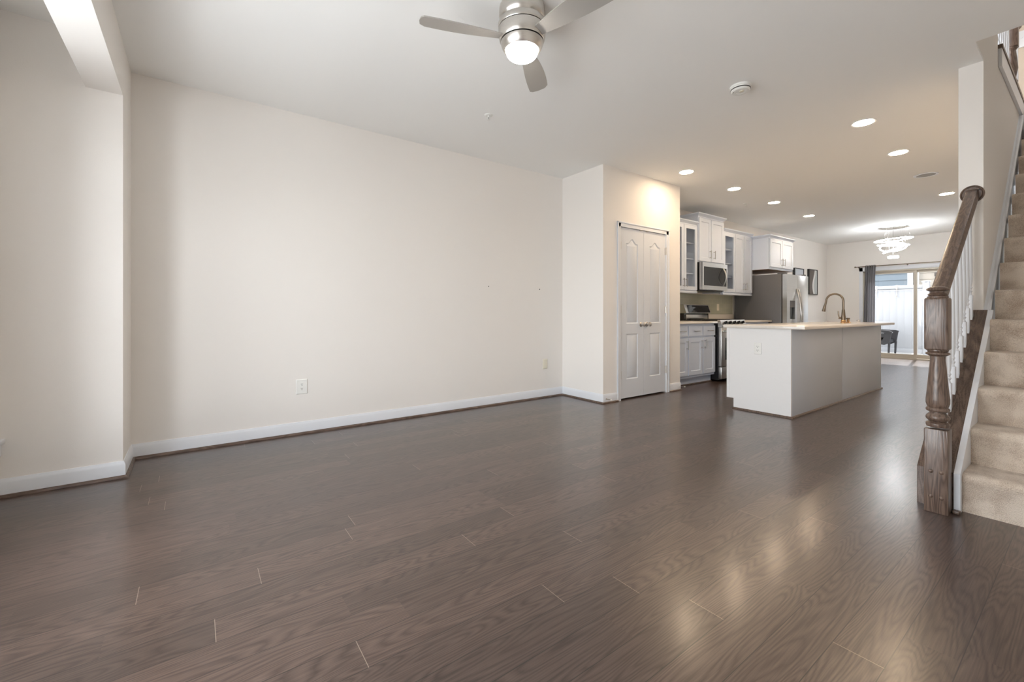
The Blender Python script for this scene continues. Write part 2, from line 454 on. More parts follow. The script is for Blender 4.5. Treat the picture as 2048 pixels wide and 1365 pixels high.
b = MB(); b.box(-4.35, -1.1, -0.12, XR + 0.1, YB + 0.1, 0)
struct(b.build('floor', FLOORM), 'dark brown oak plank floor running the length of the room', 'floor')
b = MB()
b.box(-4.3, -1.1, H, XP1, YB + 0.1, H + 0.26)
b.box(XP1, -1.1, H, XR + 0.1, 3.96, H + 0.26)
struct(b.build('ceiling', CEIL), 'smooth off white ceiling with stair opening at the right', 'ceiling')
b = MB(); b.box(XL - 0.12, YJ - 0.0, 0, XL, YC0, H)
struct(b.build('wall_left', WALL), 'long empty cream wall on the left', 'wall')
b = MB()
b.box(XL - 0.12, YF - 0.15, 0, XJ, YJ, H)
struct(b.build('wall_bay_side', WALL), 'short cream side wall of the window bay', 'wall')
b = MB(); b.box(XJ, -0.54, 2.411, -0.2, YJ, H); b.box(-0.2, YF - 0.15, 0, XR, YJ, H)
struct(b.build('wall_bay_header', WALL), 'dropped cream header beam over the window bay', 'wall')
# closet
b = MB()
b.box(XK, YC0, 0, XC, YC0 + 0.1, H); b.box(XK, YC1 - 0.1, 0, XC, YC1, H)
b.box(XC - 0.1, YC0 + 0.1, 0, XC, 4.055, H); b.box(XC - 0.1, 4.965, 0, XC, YC1 - 0.1, H); b.box(XC - 0.1, 4.055, 2.065, XC, 4.965, H)
b.box(XK, YC0 + 0.1, 0, XK + 0.03, YC1 - 0.1, H)
struct(b.build('wall_closet', WALL), 'cream boxed out closet walls around the double doors', 'wall')
b = MB(); b.box(XK - 0.12, YC0, 0, XK, YB, H)
struct(b.build('wall_kitchen', WALL), 'cream wall behind the kitchen cabinets', 'wall')
DX0, DX1, DZ = -3.40, -1.58, 2.02
b = MB(); b.box(XK - 0.12, YB, 0, DX0, YB + 0.15, H); b.box(DX1, YB, 0, XP0, YB + 0.15, H); b.box(DX0, YB, DZ, DX1, YB + 0.15, H)
struct(b.build('wall_far', WALL), 'cream far wall around the sliding glass door', 'wall')
b = MB(); b.box(XP0, YP, 0, XP1, YB, H)
b.box(XP0, YP, H, XP1, 8.2, 3.03); b.box(XP1 - 0.05, 3.96, H + 0.02, XP1 + 0.001, YP, 5.2); b.box(XP0, YP, 3.03, XP1, 4.96, 5.2)
struct(b.build('wall_stair', WALL), 'cream wall end and side wall beside the staircase', 'wall')
b = MB(); b.box(XR, -1.1, 0, XR + 0.1, 8.3, 5.2)
struct(b.build('wall_right', WALL), 'cream wall on the far side of the stairs', 'wall')
b = MB(); b.box(-2.2, 8.2, 2.9, XR, 8.3, 5.2); b.box(XP0, 3.86, H + 0.26, XR, 3.96, 5.2)
b.box(-2.2, 4.96, 3.0, -2.1, 8.2, 5.2)
struct(b.build('wall_upstairs', UPW), 'tan wall of the upstairs hall', 'wall')
b = MB(); b.box(-2.2, 3.86, 5.2, XR, 8.3, 5.3)
struct(b.build('ceiling_upstairs', CEIL), 'upstairs ceiling', 'ceiling')
b = MB(); b.box(XP1, 6.64, 2.72, XR, 8.2, 2.985)
struct(b.build('floor_upstairs', CARPET), 'upstairs carpeted landing', 'floor')
# backsplash
b = MB(); b.box(XK, YC1, 1.016, XK + 0.008, 8.12, 1.36)
struct(b.build('wall_backsplash', TILE), 'green glass tile backsplash', 'wall')


# baseboards with dark shoe moulding ------------------------------------
def baseboard(name, segs, label, shoe_skip=()):
    """segs: list of (x0,y0,x1,y1,nx,ny) runs with inward normal"""
    prof = [(0, 0.014), (0, 0.105), (0.005, 0.105), (0.009, 0.092), (0.013, 0.082), (0.013, 0.014)]
    b = MB(); s = MB()
    q = [(0, 0), (0, 0.018)] + [(0.014 + 0.016 * math.sin(a * PI / 8), 0.002 + 0.016 * math.cos(a * PI / 8)) for a in range(5)] + [(0.030, 0)]
    for x0, y0, x1, y1, nx, ny, e0, e1 in segs:
        d = Vector((x1 - x0, y1 - y0, 0)); L_ = d.length; d.normalize()
        for mb, pr in ((b, prof), (s, q)):
            A = []; B = []
            for o_, z in pr:
                A.append(mb.bm.verts.new((x0 + nx * o_ - d.x * o_ * e0, y0 + ny * o_ - d.y * o_ * e0, z)))
                B.append(mb.bm.verts.new((x1 + nx * o_ + d.x * o_ * e1, y1 + ny * o_ + d.y * o_ * e1, z)))
            n = len(A)
            for i in range(n): mb.bm.faces.new((A[i], A[(i + 1) % n], B[(i + 1) % n], B[i]))
            mb.bm.faces.new(A); mb.bm.faces.new(B[::-1])
    o = struct(b.build(name, TRIM), label, 'baseboard')
    sh = s.build('shoe_molding', OAKY, parent=o); sh['label'] = 'dark stained quarter round at the foot of the white baseboard'
    return o


# e0/e1: +1 = outside corner extends, -1 = inside corner mitre, 0 = square end
baseboard('baseboard_left', [(XL, YC0, XL, YJ, 1, 0, -1, -1), (XL, YJ, XJ, YJ, 0, 1, -1, 1), (XJ, YJ, XJ, YF, 1, 0, 1, 0)], 'white baseboard along the long left wall and bay')
baseboard('baseboard_closet', [(XC, 4.0, XC, YC0, 1, 0, 0, 1), (XC, YC0, XL, YC0, 0, -1, 1, -1)], 'white baseboard round the closet corner')
baseboard('baseboard_closet_end', [(XC, YC1, XC, 5.02, 1, 0, 0, 0)], 'short white baseboard right of the closet door')
baseboard('baseboard_far', [(-3.45, YB, XK, YB, 0, -1, 0, -1), (XK, YB, XK, 9.2, 1, 0, -1, 0)], 'white baseboard in the dining corner')
baseboard('baseboard_right', [(XP0, YB, XP0, YP, -1, 0, 0, 0), (XR, -0.37, XR, 3.2, -1, 0, 0, 0)], 'white baseboard on the right hand walls')

# closet double doors -----------------------------------------------------
dr = sroot('door_1', (XC, 4.51, 0), 'pair of narrow white arched panel closet doors', 'door')
b = MB()
for y0, y1, z0, z1 in ((4.0, 4.058, 0, 2.118), (4.962, 5.02, 0, 2.118), (4.0, 5.02, 2.062, 2.12)):
    b.box(XC - 0.005, y0, z0, XC + 0.012, y1, z1)
    if z0 == 0:
        yo = y0 if y0 < 4.5 else y1 - 0.016
        b.box(XC, yo, 0, XC + 0.019, yo + 0.016, 2.12, 0.003)
b.box(XC, 4.0, 2.104, XC + 0.019, 5.02, 2.12, 0.003)
b.build('door_casing', TRIM, dr, dr)


def arch_panel(u0, v0, u1, v1):
    c = (u0 + u1) / 2; hw = (u1 - u0) / 2; h_ = 0.055
    pts = [(u0, v0), (u1, v0), (u1, v1 - h_)]
    for k in range(1, 12):
        t = k / 12; x = u1 - (u1 - u0) * t; s_ = abs((x - c) / hw)
        # flat shoulders, rounded cathedral crown
        y = v1 - h_ + h_ * (0.5 + 0.5 * math.cos(PI * min(1, s_ / 0.72)))
        pts.append((x, y))
    pts.append((u0, v1 - h_)); return pts


for k, (y0, y1) in enumerate(((4.060, 4.5085), (4.5115, 4.960))):
    b = MB(); inset = 0.115
    b.panel_slab(y0, 0.018, y1, 2.058, 0.034, [rect(y0 + inset, 0.24, y1 - inset, 0.785), arch_panel(y0 + inset, 0.91, y1 - inset, 1.935)], FX(XC - 0.004),
                 steps=((0.008, -0.007), (0.018, -0.008), (0.034, -0.001)))
    leaf = b.build('door_leaf', DOORW, dr, dr, ang=25)
    yk = y1 - 0.055 if k == 0 else y0 + 0.055
    b = MB(); M = Matrix.Translation((XC - 0.004, yk, 0.897)) @ Matrix.Rotation(PI / 2, 4, 'Y')
    b.lathe([(0, 0), (0.031, 0), (0.031, 0.004), (0.026, 0.008), (0.011, 0.010), (0.009, 0.026), (0.014, 0.032), (0.024, 0.038), (0.028, 0.048), (0.026, 0.058), (0.016, 0.064), (0, 0.066)], M=M, n=24)
    b.build('door_knob', NICKEL, leaf, dr)
    yh = y0 if k == 0 else y1
    for zh in (0.30, 1.08, 1.84):
        b = MB(); b.cyl((XC + 0.004, yh, zh - 0.045), (XC + 0.004, yh, zh + 0.045), 0.007, n=12)
        b.box(XC - 0.003, yh - 0.016, zh - 0.044, XC + 0.002, yh + 0.016, zh + 0.044)
        b.sphere((XC + 0.004, yh, zh + 0.048), 0.006, 8)
        b.build('hinge', NICKEL, leaf, dr)
for yl in (4.45, 4.57):
    b = MB(); b.box(XC - 0.004, yl - 0.022, 2.052, XC + 0.003, yl + 0.022, 2.062); b.build('ball_catch', NICKEL, dr, dr)


# sliding glass door ---------------------------------------------------------
sd = sroot('door_2', (-2.5, YB, 0), 'sliding glass patio door in beige metal frame', 'door')
b = MB()
b.box(-3.47, YB - 0.018, 0, -3.40, YB, 2.11, 0.003); b.box(-3.47, YB - 0.018, 2.02, -1.51, YB, 2.11, 0.003); b.box(-1.58, YB - 0.018, 0, -1.51, YB, 2.11, 0.003)
b.build('door_casing', TRIM, sd, sd)
b = MB()
b.box(DX0, YB, 0.0, DX0 + 0.03, YB + 0.13, DZ); b.box(DX1 - 0.03, YB, 0, DX1, YB + 0.13, DZ); b.box(DX0, YB, DZ - 0.03, DX1, YB + 0.13, DZ); b.box(DX0, YB - 0.01, 0.0, DX1, YB + 0.13, 0.03)
b.build('door_frame', ALU, sd, sd)
for (x0, x1, yy) in ((DX0 + 0.03, -2.46, YB + 0.05), (-2.52, DX1 - 0.03, YB + 0.095)):
    b = MB(); b.frame(x0, 0.03, x1, DZ - 0.03, 0.035, rect(x0 + 0.055, 0.115, x1 - 0.055, DZ - 0.085), FYm(yy))
    pn = b.build('sliding_panel', ALU, sd, sd)
    b = MB(); b.box(x0 + 0.05, yy + 0.014, 0.11, x1 - 0.05, yy + 0.020, DZ - 0.08); b.build('glass_pane', GLASS, pn, sd)

# front windows of the bay -----------------------------------------------------
WZ0, WZ1 = 0.33, 2.28
wins = [(-2.98, -2.22), (-2.10, -1.34), (-1.22, -0.46)]
b = MB(); xs = [XJ] + [v for w_ in wins for v in w_] + [-0.2]
b.box(XJ, YF - 0.15, 0, -0.2, YF, WZ0); b.box(XJ, YF - 0.15, WZ1, -0.2, YF, H)
for i in range(0, len(xs), 2): b.box(xs[i], YF - 0.15, WZ0, xs[i + 1], YF, WZ1)
struct(b.build('wall_front', WALL), 'cream front wall of the window bay', 'wall')
for i, (x0, x1) in enumerate(wins):
    wr = sroot('window_%d' % (i + 1), ((x0 + x1) / 2, YF, WZ0), 'tall white window in the front bay', 'window')
    c0 = x0 - 0.06; cs = XJ if i == 0 else c0
    b = MB(); b.box(c0, YF, WZ0, x0 + 0.005, YF + 0.018, WZ1 + 0.07); b.box(x1 - 0.005, YF, WZ0, x1 + 0.06, YF + 0.018, WZ1 + 0.07)
    b.box(c0, YF, WZ1, x1 + 0.06, YF + 0.018, WZ1 + 0.07)
    b.box(cs, YF, 0.235, x1 + 0.06, YF + 0.02, 0.305, 0.003); b.box(cs, YF, 0.305, x1 + 0.06, YF + 0.035, 0.33, 0.004)
    b.build('window_casing', TRIM, wr, wr)
    for z0, z1, dy in ((WZ0, 1.31, -0.05), (1.27, WZ1, -0.09)):
        b = MB(); b.frame(x0, z0, x1, z1, 0.035, rect(x0 + 0.04, z0 + 0.045, x1 - 0.04, z1 - 0.04), lambda u, v, d, q=dy: (u, YF + q + d, v))
        sa = b.build('sash', TRIM, wr, wr)
        b = MB(); b.box(x0 + 0.035, YF + dy - 0.02, z0 + 0.04, x1 - 0.035, YF + dy - 0.014, z1 - 0.035); b.build('glass_pane', GLASS, sa, wr)


# ------------------------------------------------------------ ceiling fan
FCX, FCY = -1.917, 1.468
fan = thing('ceiling_fan', 'brushed nickel three blade ceiling fan with lit white globe', 'fan', (FCX, FCY, H))
b = MB(); b.lathe([(0, H), (0.118, H), (0.126, H - 0.01), (0.128, H - 0.055), (0.120, H - 0.075), (0.108, H - 0.085), (0.106, H - 0.088)], (FCX, FCY, 0), n=64)
b.build('ceiling_mount', NICKEL, fan, fan)
b = MB(); b.lathe([(0.10, 2.664), (0.112, 2.662), (0.128, 2.652), (0.133, 2.638), (0.133, 2.622), (0.130, 2.617)], (FCX, FCY, 0), n=64)
b.build('motor_cover', NICKEL, fan, fan)
b = MB(); b.lathe([(0.122, 2.622), (0.122, 2.606)], (FCX, FCY, 0), n=64); b.build('seam_gap', BLACK, fan, fan)
b = MB(); b.lathe([(0.10, 2.613), (0.132, 2.611), (0.131, 2.580), (0.126, 2.556), (0.120, 2.545)], (FCX, FCY, 0), n=64)
b.build('blade_hub', NICKEL, fan, fan)
b = MB(); b.lathe([(0.105, 2.547), (0.113, 2.541)], (FCX, FCY, 0), n=64); b.build('seam_gap', BLACK, fan, fan)
b = MB(); b.lathe([(0.09, 2.541), (0.118, 2.539), (0.113, 2.520), (0.102, 2.500), (0.096, 2.494), (0.088, 2.496)], (FCX, FCY, 0), n=64)
b.build('light_kit', NICKEL, fan, fan)
b = MB(); b.lathe([(0.089, 2.499), (0.088, 2.490)] + [(0.088 * math.cos(a * PI / 20), 2.490 - 0.046 * math.sin(a * PI / 20)) for a in range(1, 10)] + [(0, 2.444)], (FCX, FCY, 0), n=48)
b.build('light_globe', GLOBE, fan, fan)
for ang in FAN_ANGLES if 'FAN_ANGLES' in globals() else (-109, 131, 11):
    b = MB(); n = 24; top = []; t_ = 0.006
    def lead(x): return 0.028 + 0.030 * math.sin(PI * min(1, (x - 0.10) / 0.46) * 0.62)
    def trail(x): return -0.030 - 0.042 * math.sin(PI * min(1, (x - 0.10) / 0.46) * 0.70)
    A = [(x, lead(x)) for x in [0.10 + 0.44 * k / n for k in range(n + 1)]]
    Bp = [(x, trail(x)) for x in [0.10 + 0.43 * k / n for k in range(n + 1)]]
    tip = [(0.556, lead(0.54) - 0.018), (0.562, 0.0), (0.556, -0.045)]
    poly = A + tip + Bp[::-1]
    R_ = Matrix.Translation((FCX, FCY, 2.560)) @ Matrix.Rotation(math.radians(ang), 4, 'Z') @ Matrix.Rotation(math.radians(-13), 4, 'X')
    b.prism(poly, lambda u, v, w_: R_ @ Vector((u, v, w_)), -t_ / 2, t_ / 2)
    b.build('fan_blade', BLADE, fan, fan)

# ------------------------------------------------------------ ceiling fixtures
XLg = [(-1.28, 4.83), (-1.30, 6.03), (-1.34, 8.66), (-2.99, 4.79), (-3.01, 5.97), (-3.02, 7.21), (-3.07, 8.69)]
labs = ['recessed ceiling light, nearest of those over the walkway', 'recessed ceiling light, second over the walkway, before the speaker',
        'recessed ceiling light over the walkway beyond the ceiling speaker',
        'recessed ceiling light nearest the closet wall', 'recessed ceiling light over the kitchen, second from the closet',
        'recessed ceiling light over the kitchen, third from the closet', 'recessed ceiling light over the kitchen, farthest of the row, by the fridge']
x, y = XLg[0]
rl = thing('recessed_light', labs[0], 'ceiling light', (x, y, H), 'recessed lights in the ceiling')
b = MB(); b.lathe([(0.072, H), (0.078, H - 0.004), (0.090, H - 0.005), (0.093, H)], (x, y, 0), n=40); b.build('trim_ring', TRIM, rl, rl)
b = MB(); b.lathe([(0.0, H - 0.0035), (0.074, H - 0.0035), (0.074, H - 0.0005), (0, H - 0.0005)], (x, y, 0), n=40); lens = b.build('lens', LENS, rl, rl)
for k in range(1, 7):
    c = copy_tree(rl); c.location = (XLg[k][0], XLg[k][1], H); c['label'] = labs[k]
    if k == 2:
        pass

sx_, sy_ = -1.31, 7.28
t = thing('ceiling_speaker', 'round grey ceiling speaker between the walkway lights', 'speaker', (sx_, sy_, H))
b = MB(); b.lathe([(0.088, H), (0.092, H - 0.006), (0.112, H - 0.006), (0.116, H)], (sx_, sy_, 0), n=48); b.build('rim', TRIM, t, t)
b = MB(); b.lathe([(0, H - 0.004), (0.092, H - 0.004), (0.092, H - 0.0005), (0, H - 0.0005)], (sx_, sy_, 0), n=48); b.build('grille', GRILLE, t, t)

sx_, sy_ = -1.621, 3.311
t = thing('smoke_detector', 'white round smoke detector on the ceiling', 'smoke detector', (sx_, sy_, H))
b = MB(); b.lathe([(0, H), (0.072, H), (0.072, H - 0.012), (0.066, H - 0.014)], (sx_, sy_, 0), n=48); b.build('base_plate', PLASTIC, t, t)
b = MB(); b.lathe([(0.066, H - 0.012), (0.068, H - 0.018), (0.066, H - 0.034), (0.058, H - 0.042), (0.034, H - 0.044), (0.030, H - 0.041), (0, H - 0.041)], (sx_, sy_, 0), n=48)
cv = b.build('cover', PLASTIC, t, t)
b = MB(); b.lathe([(0, H - 0.047), (0.014, H - 0.047), (0.016, H - 0.040)], (sx_ + 0.012, sy_ - 0.008, 0), n=20); b.build('test_button', IVORY, cv, t)
b = MB(); b.lathe([(0.0672, H - 0.022), (0.0688, H - 0.024), (0.0688, H - 0.028), (0.0672, H - 0.030)], (sx_, sy_, 0), n=48)
b.build('vent_slot', SLOT, cv, t)
b = MB(); b.cyl((sx_ - 0.035, sy_ - 0.034, H - 0.0425), (sx_ - 0.035, sy_ - 0.034, H - 0.0445), 0.004, n=10); b.build('indicator', SLOT, cv, t)


def sprinkler(x, y, label):
    t = thing('sprinkler_head', label, 'sprinkler', (x, y, H), 'ceiling sprinkler heads')
    b = MB(); b.lathe([(0.0, H), (0.035, H), (0.034, H - 0.005), (0.024, H - 0.009), (0.014, H - 0.006), (0, H - 0.006)], (x, y, 0), n=32); b.build('escutcheon', PLASTIC, t, t)
    b = MB(); b.lathe([(0.008, H - 0.006), (0.009, H - 0.018), (0.005, H - 0.020)], (x, y, 0), n=16)
    for sgn in (-1, 1): b.tube([(x + sgn * 0.007, y, H - 0.016), (x + sgn * 0.011, y, H - 0.027), (x + sgn * 0.003, y, H - 0.042)], 0.0022, 8)
    b.lathe([(0, H - 0.041), (0.013, H - 0.042), (0.013, H - 0.044), (0, H - 0.044)], (x, y, 0), n=20)
    b.build('deflector_frame', PLASTIC, t, t)
    b = MB(); b.cyl((x, y, H - 0.018), (x, y, H - 0.036), 0.002, n=8); b.build('bulb', SLOT, t, t)


sprinkler(-3.132, 2.036, 'small white sprinkler head in the living room ceiling, left of the smoke detector')
sprinkler(-3.299, 6.911, 'small sprinkler head in the kitchen ceiling above the cabinets')

# chandelier
cx_, cy_ = -2.46, 11.05
t = thing('chandelier', 'lit LED ring chandelier hanging before the patio door', 'chandelier', (cx_, cy_, H))
b = MB(); b.lathe([(0, H), (0.235, H), (0.240, H - 0.012), (0.240, H - 0.03), (0.225, H - 0.036), (0, H - 0.036)], (cx_, cy_, 0), n=48); cn = b.build('canopy', CHROME, t, t)
b = MB(); b.cyl((cx_, cy_, H - 0.03), (cx_, cy_, 2.15), 0.006, n=10); b.build('stem', CHROME, t, t)
for (r, z, ax, ay) in ((0.285, 2.475, 0.05, -0.06), (0.235, 2.37, 0.15, 0.10), (0.20, 2.33, -0.30, -0.12), (0.16, 2.28, 0.25, -0.3)):
    M = Matrix.Translation((cx_, cy_, z)) @ Matrix.Rotation(ax, 4, 'X') @ Matrix.Rotation(ay, 4, 'Y')
    b = MB(); b.tube([M @ Vector((r * math.cos(a * PI / 24), r * math.sin(a * PI / 24), 0)) for a in range(48)], 0.010, 8, closed=True)
    rg = b.build('light_ring', LED, t, t)
    for a in (0.3, 2.4, 4.5):
        b = MB(); p = M @ Vector((r * math.cos(a), r * math.sin(a), 0)); b.cyl((p.x * 0.6 + cx_ * 0.4, p.y * 0.6 + cy_ * 0.4, H - 0.03), p, 0.0012, n=6)
        b.build('suspension_wire', CHROME, rg, t)
b = MB(); b.lathe([(0, 2.155), (0.08, 2.155), (0.085, 2.145), (0.085, 2.125), (0.08, 2.115), (0, 2.115)], (cx_, cy_, 0), n=32); b.build('bottom_light', LED, t, t)


# ------------------------------------------------------------ outlets
def outlet(c, nrm, label, m=PLASTIC, kind='duplex', wdt=0.072, hgt=0.118, toggle=False):
    """c = centre on the wall; nrm '+X' or '-Y'"""
    t = thing('wall_outlet' if kind == 'duplex' else 'wall_plate', label, 'outlet' if kind == 'duplex' else 'wall plate', c)
    cx, cy, cz = c
    fn = (lambda u, v, d: (cx + d, cy + u, cz + v)) if nrm == '+X' else (lambda u, v, d: (cx + u, cy - d, cz + v))
    b = MB(); w2, h2 = wdt / 2, hgt / 2
    A = b.loop(rect(-w2, -h2, w2, h2), fn, 0); B = b.loop(rect(-w2, -h2, w2, h2), fn, 0.004); D = b.loop(rect(-w2 + 0.004, -h2 + 0.004, w2 - 0.004, h2 - 0.004), fn, 0.007)
    b.ring(A, B); b.ring(B, D); b.bm.faces.new(D); b.bm.faces.new(A)
    b.build('cover_plate', m, t, t)
    if kind == 'duplex':
        for s_ in (-1, 1):
            b = MB(); b.prism([(0.017 * math.cos(a), s_ * 0.0195 + 0.0145 * max(-0.85, min(0.85, math.sin(a) * 1.0))) for a in [k * PI / 12 for k in range(24)]], fn, 0.006, 0.0095)
            rc = b.build('receptacle', m, t, t)
            b = MB()
            for u, v, a_, c_ in ((-0.0065, 0.004, 0.0012, 0.0045), (0.0065, 0.004, 0.0012, 0.0038)):
                b.prism(rect(u - a_, s_ * 0.0195 + v - c_, u + a_, s_ * 0.0195 + v + c_), fn, 0.0090, 0.0099)
            b.prism([(0.003 * math.cos(k * PI / 5), s_ * 0.0195 - 0.007 + 0.003 * math.sin(k * PI / 5)) for k in range(10)], fn, 0.0090, 0.0099)
            b.build('slots', SLOT, rc, t)
    else:
        for s_ in (-1, 1):
            b = MB(); b.prism(rect(-0.012, s_ * 0.022 - 0.016, 0.012, s_ * 0.022 + 0.016), fn, 0.006, 0.009); b.build('insert', m, t, t)
    return t


outlet((XL, 0.736, 0.405), '+X', 'white duplex outlet low on the left wall, nearer the bay', wdt=0.088, hgt=0.125)
outlet((XL, 3.473, 0.412), '+X', 'ivory wall plate low on the left wall near the closet', IVORY, 'plate')
outlet((-2.132, 4.72, 0.668), '-Y', 'white duplex outlet on the end of the kitchen island')
outlet((XK + 0.008, 7.60, 1.14), '+X', 'ivory wall plate on the green tile backsplash', IVORY, 'plate')
for n_, (yy, zz) in enumerate(((2.645, 1.336), (3.385, 1.326))):
    b = MB(); b.cyl((XL, yy, zz), (XL + 0.006, yy, zz), 0.006, 0.0045, n=12)
    tag(b.build('wall_screw', SLOT), ('small dark screw in the left wall, farther from the closet', 'small dark screw in the left wall, nearer the closet')[n_], 'screw', 'screws in the left wall')


def door_stop(y, z, label, ang):
    t = thing('door_stop', label, 'door stop', (XC + 0.013, y, z), 'spring door stops')
    d = Vector((math.cos(ang), math.sin(ang), 0)); p = Vector((XC + 0.013, y, z))
    b = MB(); b.tube([p, p + d * 0.006], 0.009, 10); b.build('stop_base', NICKEL, t, t)
    b = MB(); b.tube([p + d * 0.005 + Vector((-d.y * 0.0045 * math.cos(a), d.x * 0.0045 * math.cos(a), 0.0045 * math.sin(a))) + d * (0.055 * k / 120) for k, a in [(k, k * 2 * PI * 10 / 120) for k in range(120)]], 0.0013, 6); b.build('spring', NICKEL, t, t)
    b = MB(); b.tube([p + d * 0.06, p + d * 0.072], 0.0065, 10); b.build('rubber_tip', PLASTIC, t, t)


door_stop(3.80, 0.052, 'spring door stop on the baseboard left of the closet doors', 0.15)
door_stop(5.262, 0.052, 'spring door stop on the baseboard right of the closet doors', 0.15)


# ------------------------------------------------------------ kitchen cabinets
def bar_pull(parent, root, p, axis, L_=0.13, out=0.03, r=0.0055, spread=0.096):
    """p = centre on a +X facing surface"""
    b = MB(); d = Vector((0, 0, 1)) if axis == 'Z' else Vector((0, 1, 0)); c = Vector(p) + Vector((out, 0, 0))
    b.cyl(c - d * L_ / 2, c + d * L_ / 2, r, n=12)
    for s_ in (-1, 1): b.cyl(Vector(p) + d * s_ * spread / 2, c + d * s_ * spread / 2, r * 0.8, n=10)
    return b.build('handle', HANDLE, parent, root)


SH = ((0.008, -0.008), (0.016, -0.008))
def cab_door(root, x, y0, z0, y1, z1, hy=None, hz=None, glass=False, axis='Z', name='door', rail=0.058):
    b = MB(); g = 0.002
    if glass:
        b.frame(y0 + g, z0 + g, y1 - g, z1 - g, 0.02, rect(y0 + rail, z0 + rail, y1 - rail, z1 - rail), FX(x))
    else:
        b.panel_slab(y0 + g, z0 + g, y1 - g, z1 - g, 0.02, [rect(y0 + rail, z0 + rail, y1 - rail, z1 - rail)], FX(x), steps=SH)
    d = b.build(name, CAB, root, root)
    if glass:
        b = MB(); b.box(x - 0.012, y0 + rail - 0.005, z0 + rail - 0.005, x - 0.008, y1 - rail + 0.005, z1 - rail + 0.005); b.build('glass_pane', CABGLASS, d, root)
    if hy is not None: bar_pull(d, root, (x, hy, hz), axis)
    return d


def crown(b, x, y0, y1, z, left=True, right=True, back=XK):
    """crown moulding sitting on a cabinet top, flaring outwards"""
    prof = [(0, 0), (0.006, 0.0), (0.006, 0.012), (0.022, 0.034), (0.040, 0.048), (0.044, 0.062), (0, 0.062)]
    path = [(back, y0, 0, -1), (x, y0, 1, -1), (x, y1, 1, 1), (back, y1, 0, 1)]
    rings = []
    for (px, py, nx, ny) in path:
        if not left and ny < 0: ny = 0
        if not right and ny > 0: ny = 0
        rings.append([b.bm.verts.new((px + nx * o, py + ny * o, z + h_)) for o, h_ in prof])
    n = len(prof)
    for a, c in zip(rings, rings[1:]):
        for i in range(n): b.bm.faces.new((a[i], a[(i + 1) % n], c[(i + 1) % n], c[i]))
    b.bm.faces.new(rings[0]); b.bm.faces.new(rings[-1][::-1])
    b.bm.faces.new([rings[0][-1], rings[1][-1], rings[2][-1], rings[3][-1]])


def shell(x, y0, y1, z0, z1, wall=XK + 0.002, t=0.018, shelves=(), open_=True):
    b = MB()
    if open_:
        b.box(wall, y0, z0, x, y0 + t, z1); b.box(wall, y1 - t, z0, x, y1, z1)
        b.box(wall, y0 + t, z0, x, y1 - t, z0 + t); b.box(wall, y0 + t, z1 - t, x, y1 - t, z1); b.box(wall, y0 + t, z0 + t, wall + 0.008, y1 - t, z1 - t)
        for s_ in shelves: b.box(wall + 0.008, y0 + t, s_ - 0.009, x - 0.03, y1 - t, s_ + 0.009)
    else: b.box(wall, y0, z0, x, y1, z1)
    return b


UX = -3.76
# upper cabinet left of microwave, glass doors
t = thing('wall_cabinet', 'white wall cabinet with glass doors between closet and microwave', 'cabinet', (XK, 5.8, 1.35), 'kitchen wall cabinets')
b = shell(UX - 0.022, YC1 + 0.002, 6.338, 1.375, 2.405, shelves=(1.655, 1.88, 2.125))
for (a, c) in ((YC1 + 0.002, 5.60), (5.945, 5.985), (6.31, 6.338)): b.box(UX - 0.04, a, 1.375, UX - 0.021, c, 2.405)
crown(b, UX - 0.02, YC1 + 0.002, 6.338, 2.395, False, False)
b.box(UX - 0.05, YC1 + 0.002, 1.345, UX - 0.006, 6.338, 1.378, 0.003)
b.build('cabinet_body', CAB, t, t)
cab_door(t, UX, YC1 + 0.02, 1.39, 5.595, 2.39, glass=True)
cab_door(t, UX, 5.60, 1.39, 5.962, 2.39, 5.935, 1.50, glass=True)
cab_door(t, UX, 5.968, 1.39, 6.325, 2.39, 6.01, 1.50, glass=True)
# over the microwave
U2 = UX + 0.02
t = thing('wall_cabinet', 'taller set white wall cabinet directly above the microwave', 'cabinet', (XK, 6.7, 1.84), 'kitchen wall cabinets')
b = shell(U2 - 0.022, 6.340, 7.098, 1.838, 2.55, open_=False); crown(b, U2 - 0.02, 6.340, 7.098, 2.545); b.build('cabinet_body', CAB, t, t)
cab_door(t, U2, 6.352, 1.855, 6.690, 2.535, 6.645, 1.97); cab_door(t, U2, 6.700, 1.855, 7.038 + 0.05, 2.535, 6.765, 1.97)
# right of the microwave
t = thing('wall_cabinet', 'white wall cabinet with one glass door right of the microwave', 'cabinet', (XK, 7.6, 1.35), 'kitchen wall cabinets')
b = shell(UX - 0.022, 7.10, 7.515, 1.375, 2.405, shelves=(1.655, 1.88, 2.125)); b.box(XK + 0.002, 7.515, 1.375, UX - 0.022, 8.118, 2.405)
for (a, c) in ((7.10, 7.12), (7.50, 7.53), (8.10, 8.118)): b.box(UX - 0.04, a, 1.375, UX - 0.021, c, 2.405)
crown(b, UX - 0.02, 7.10, 8.118, 2.395, False, False)
b.box(UX - 0.05, 7.10, 1.345, UX - 0.006, 8.118, 1.378, 0.003)
b.build('cabinet_body', CAB, t, t)
cab_door(t, UX, 7.112, 1.39, 7.505, 2.39, glass=True); cab_door(t, UX, 7.512, 1.39, 7.808, 2.39, 7.765, 1.50); cab_door(t, UX, 7.814, 1.39, 8.108, 2.39, 7.855, 1.50)
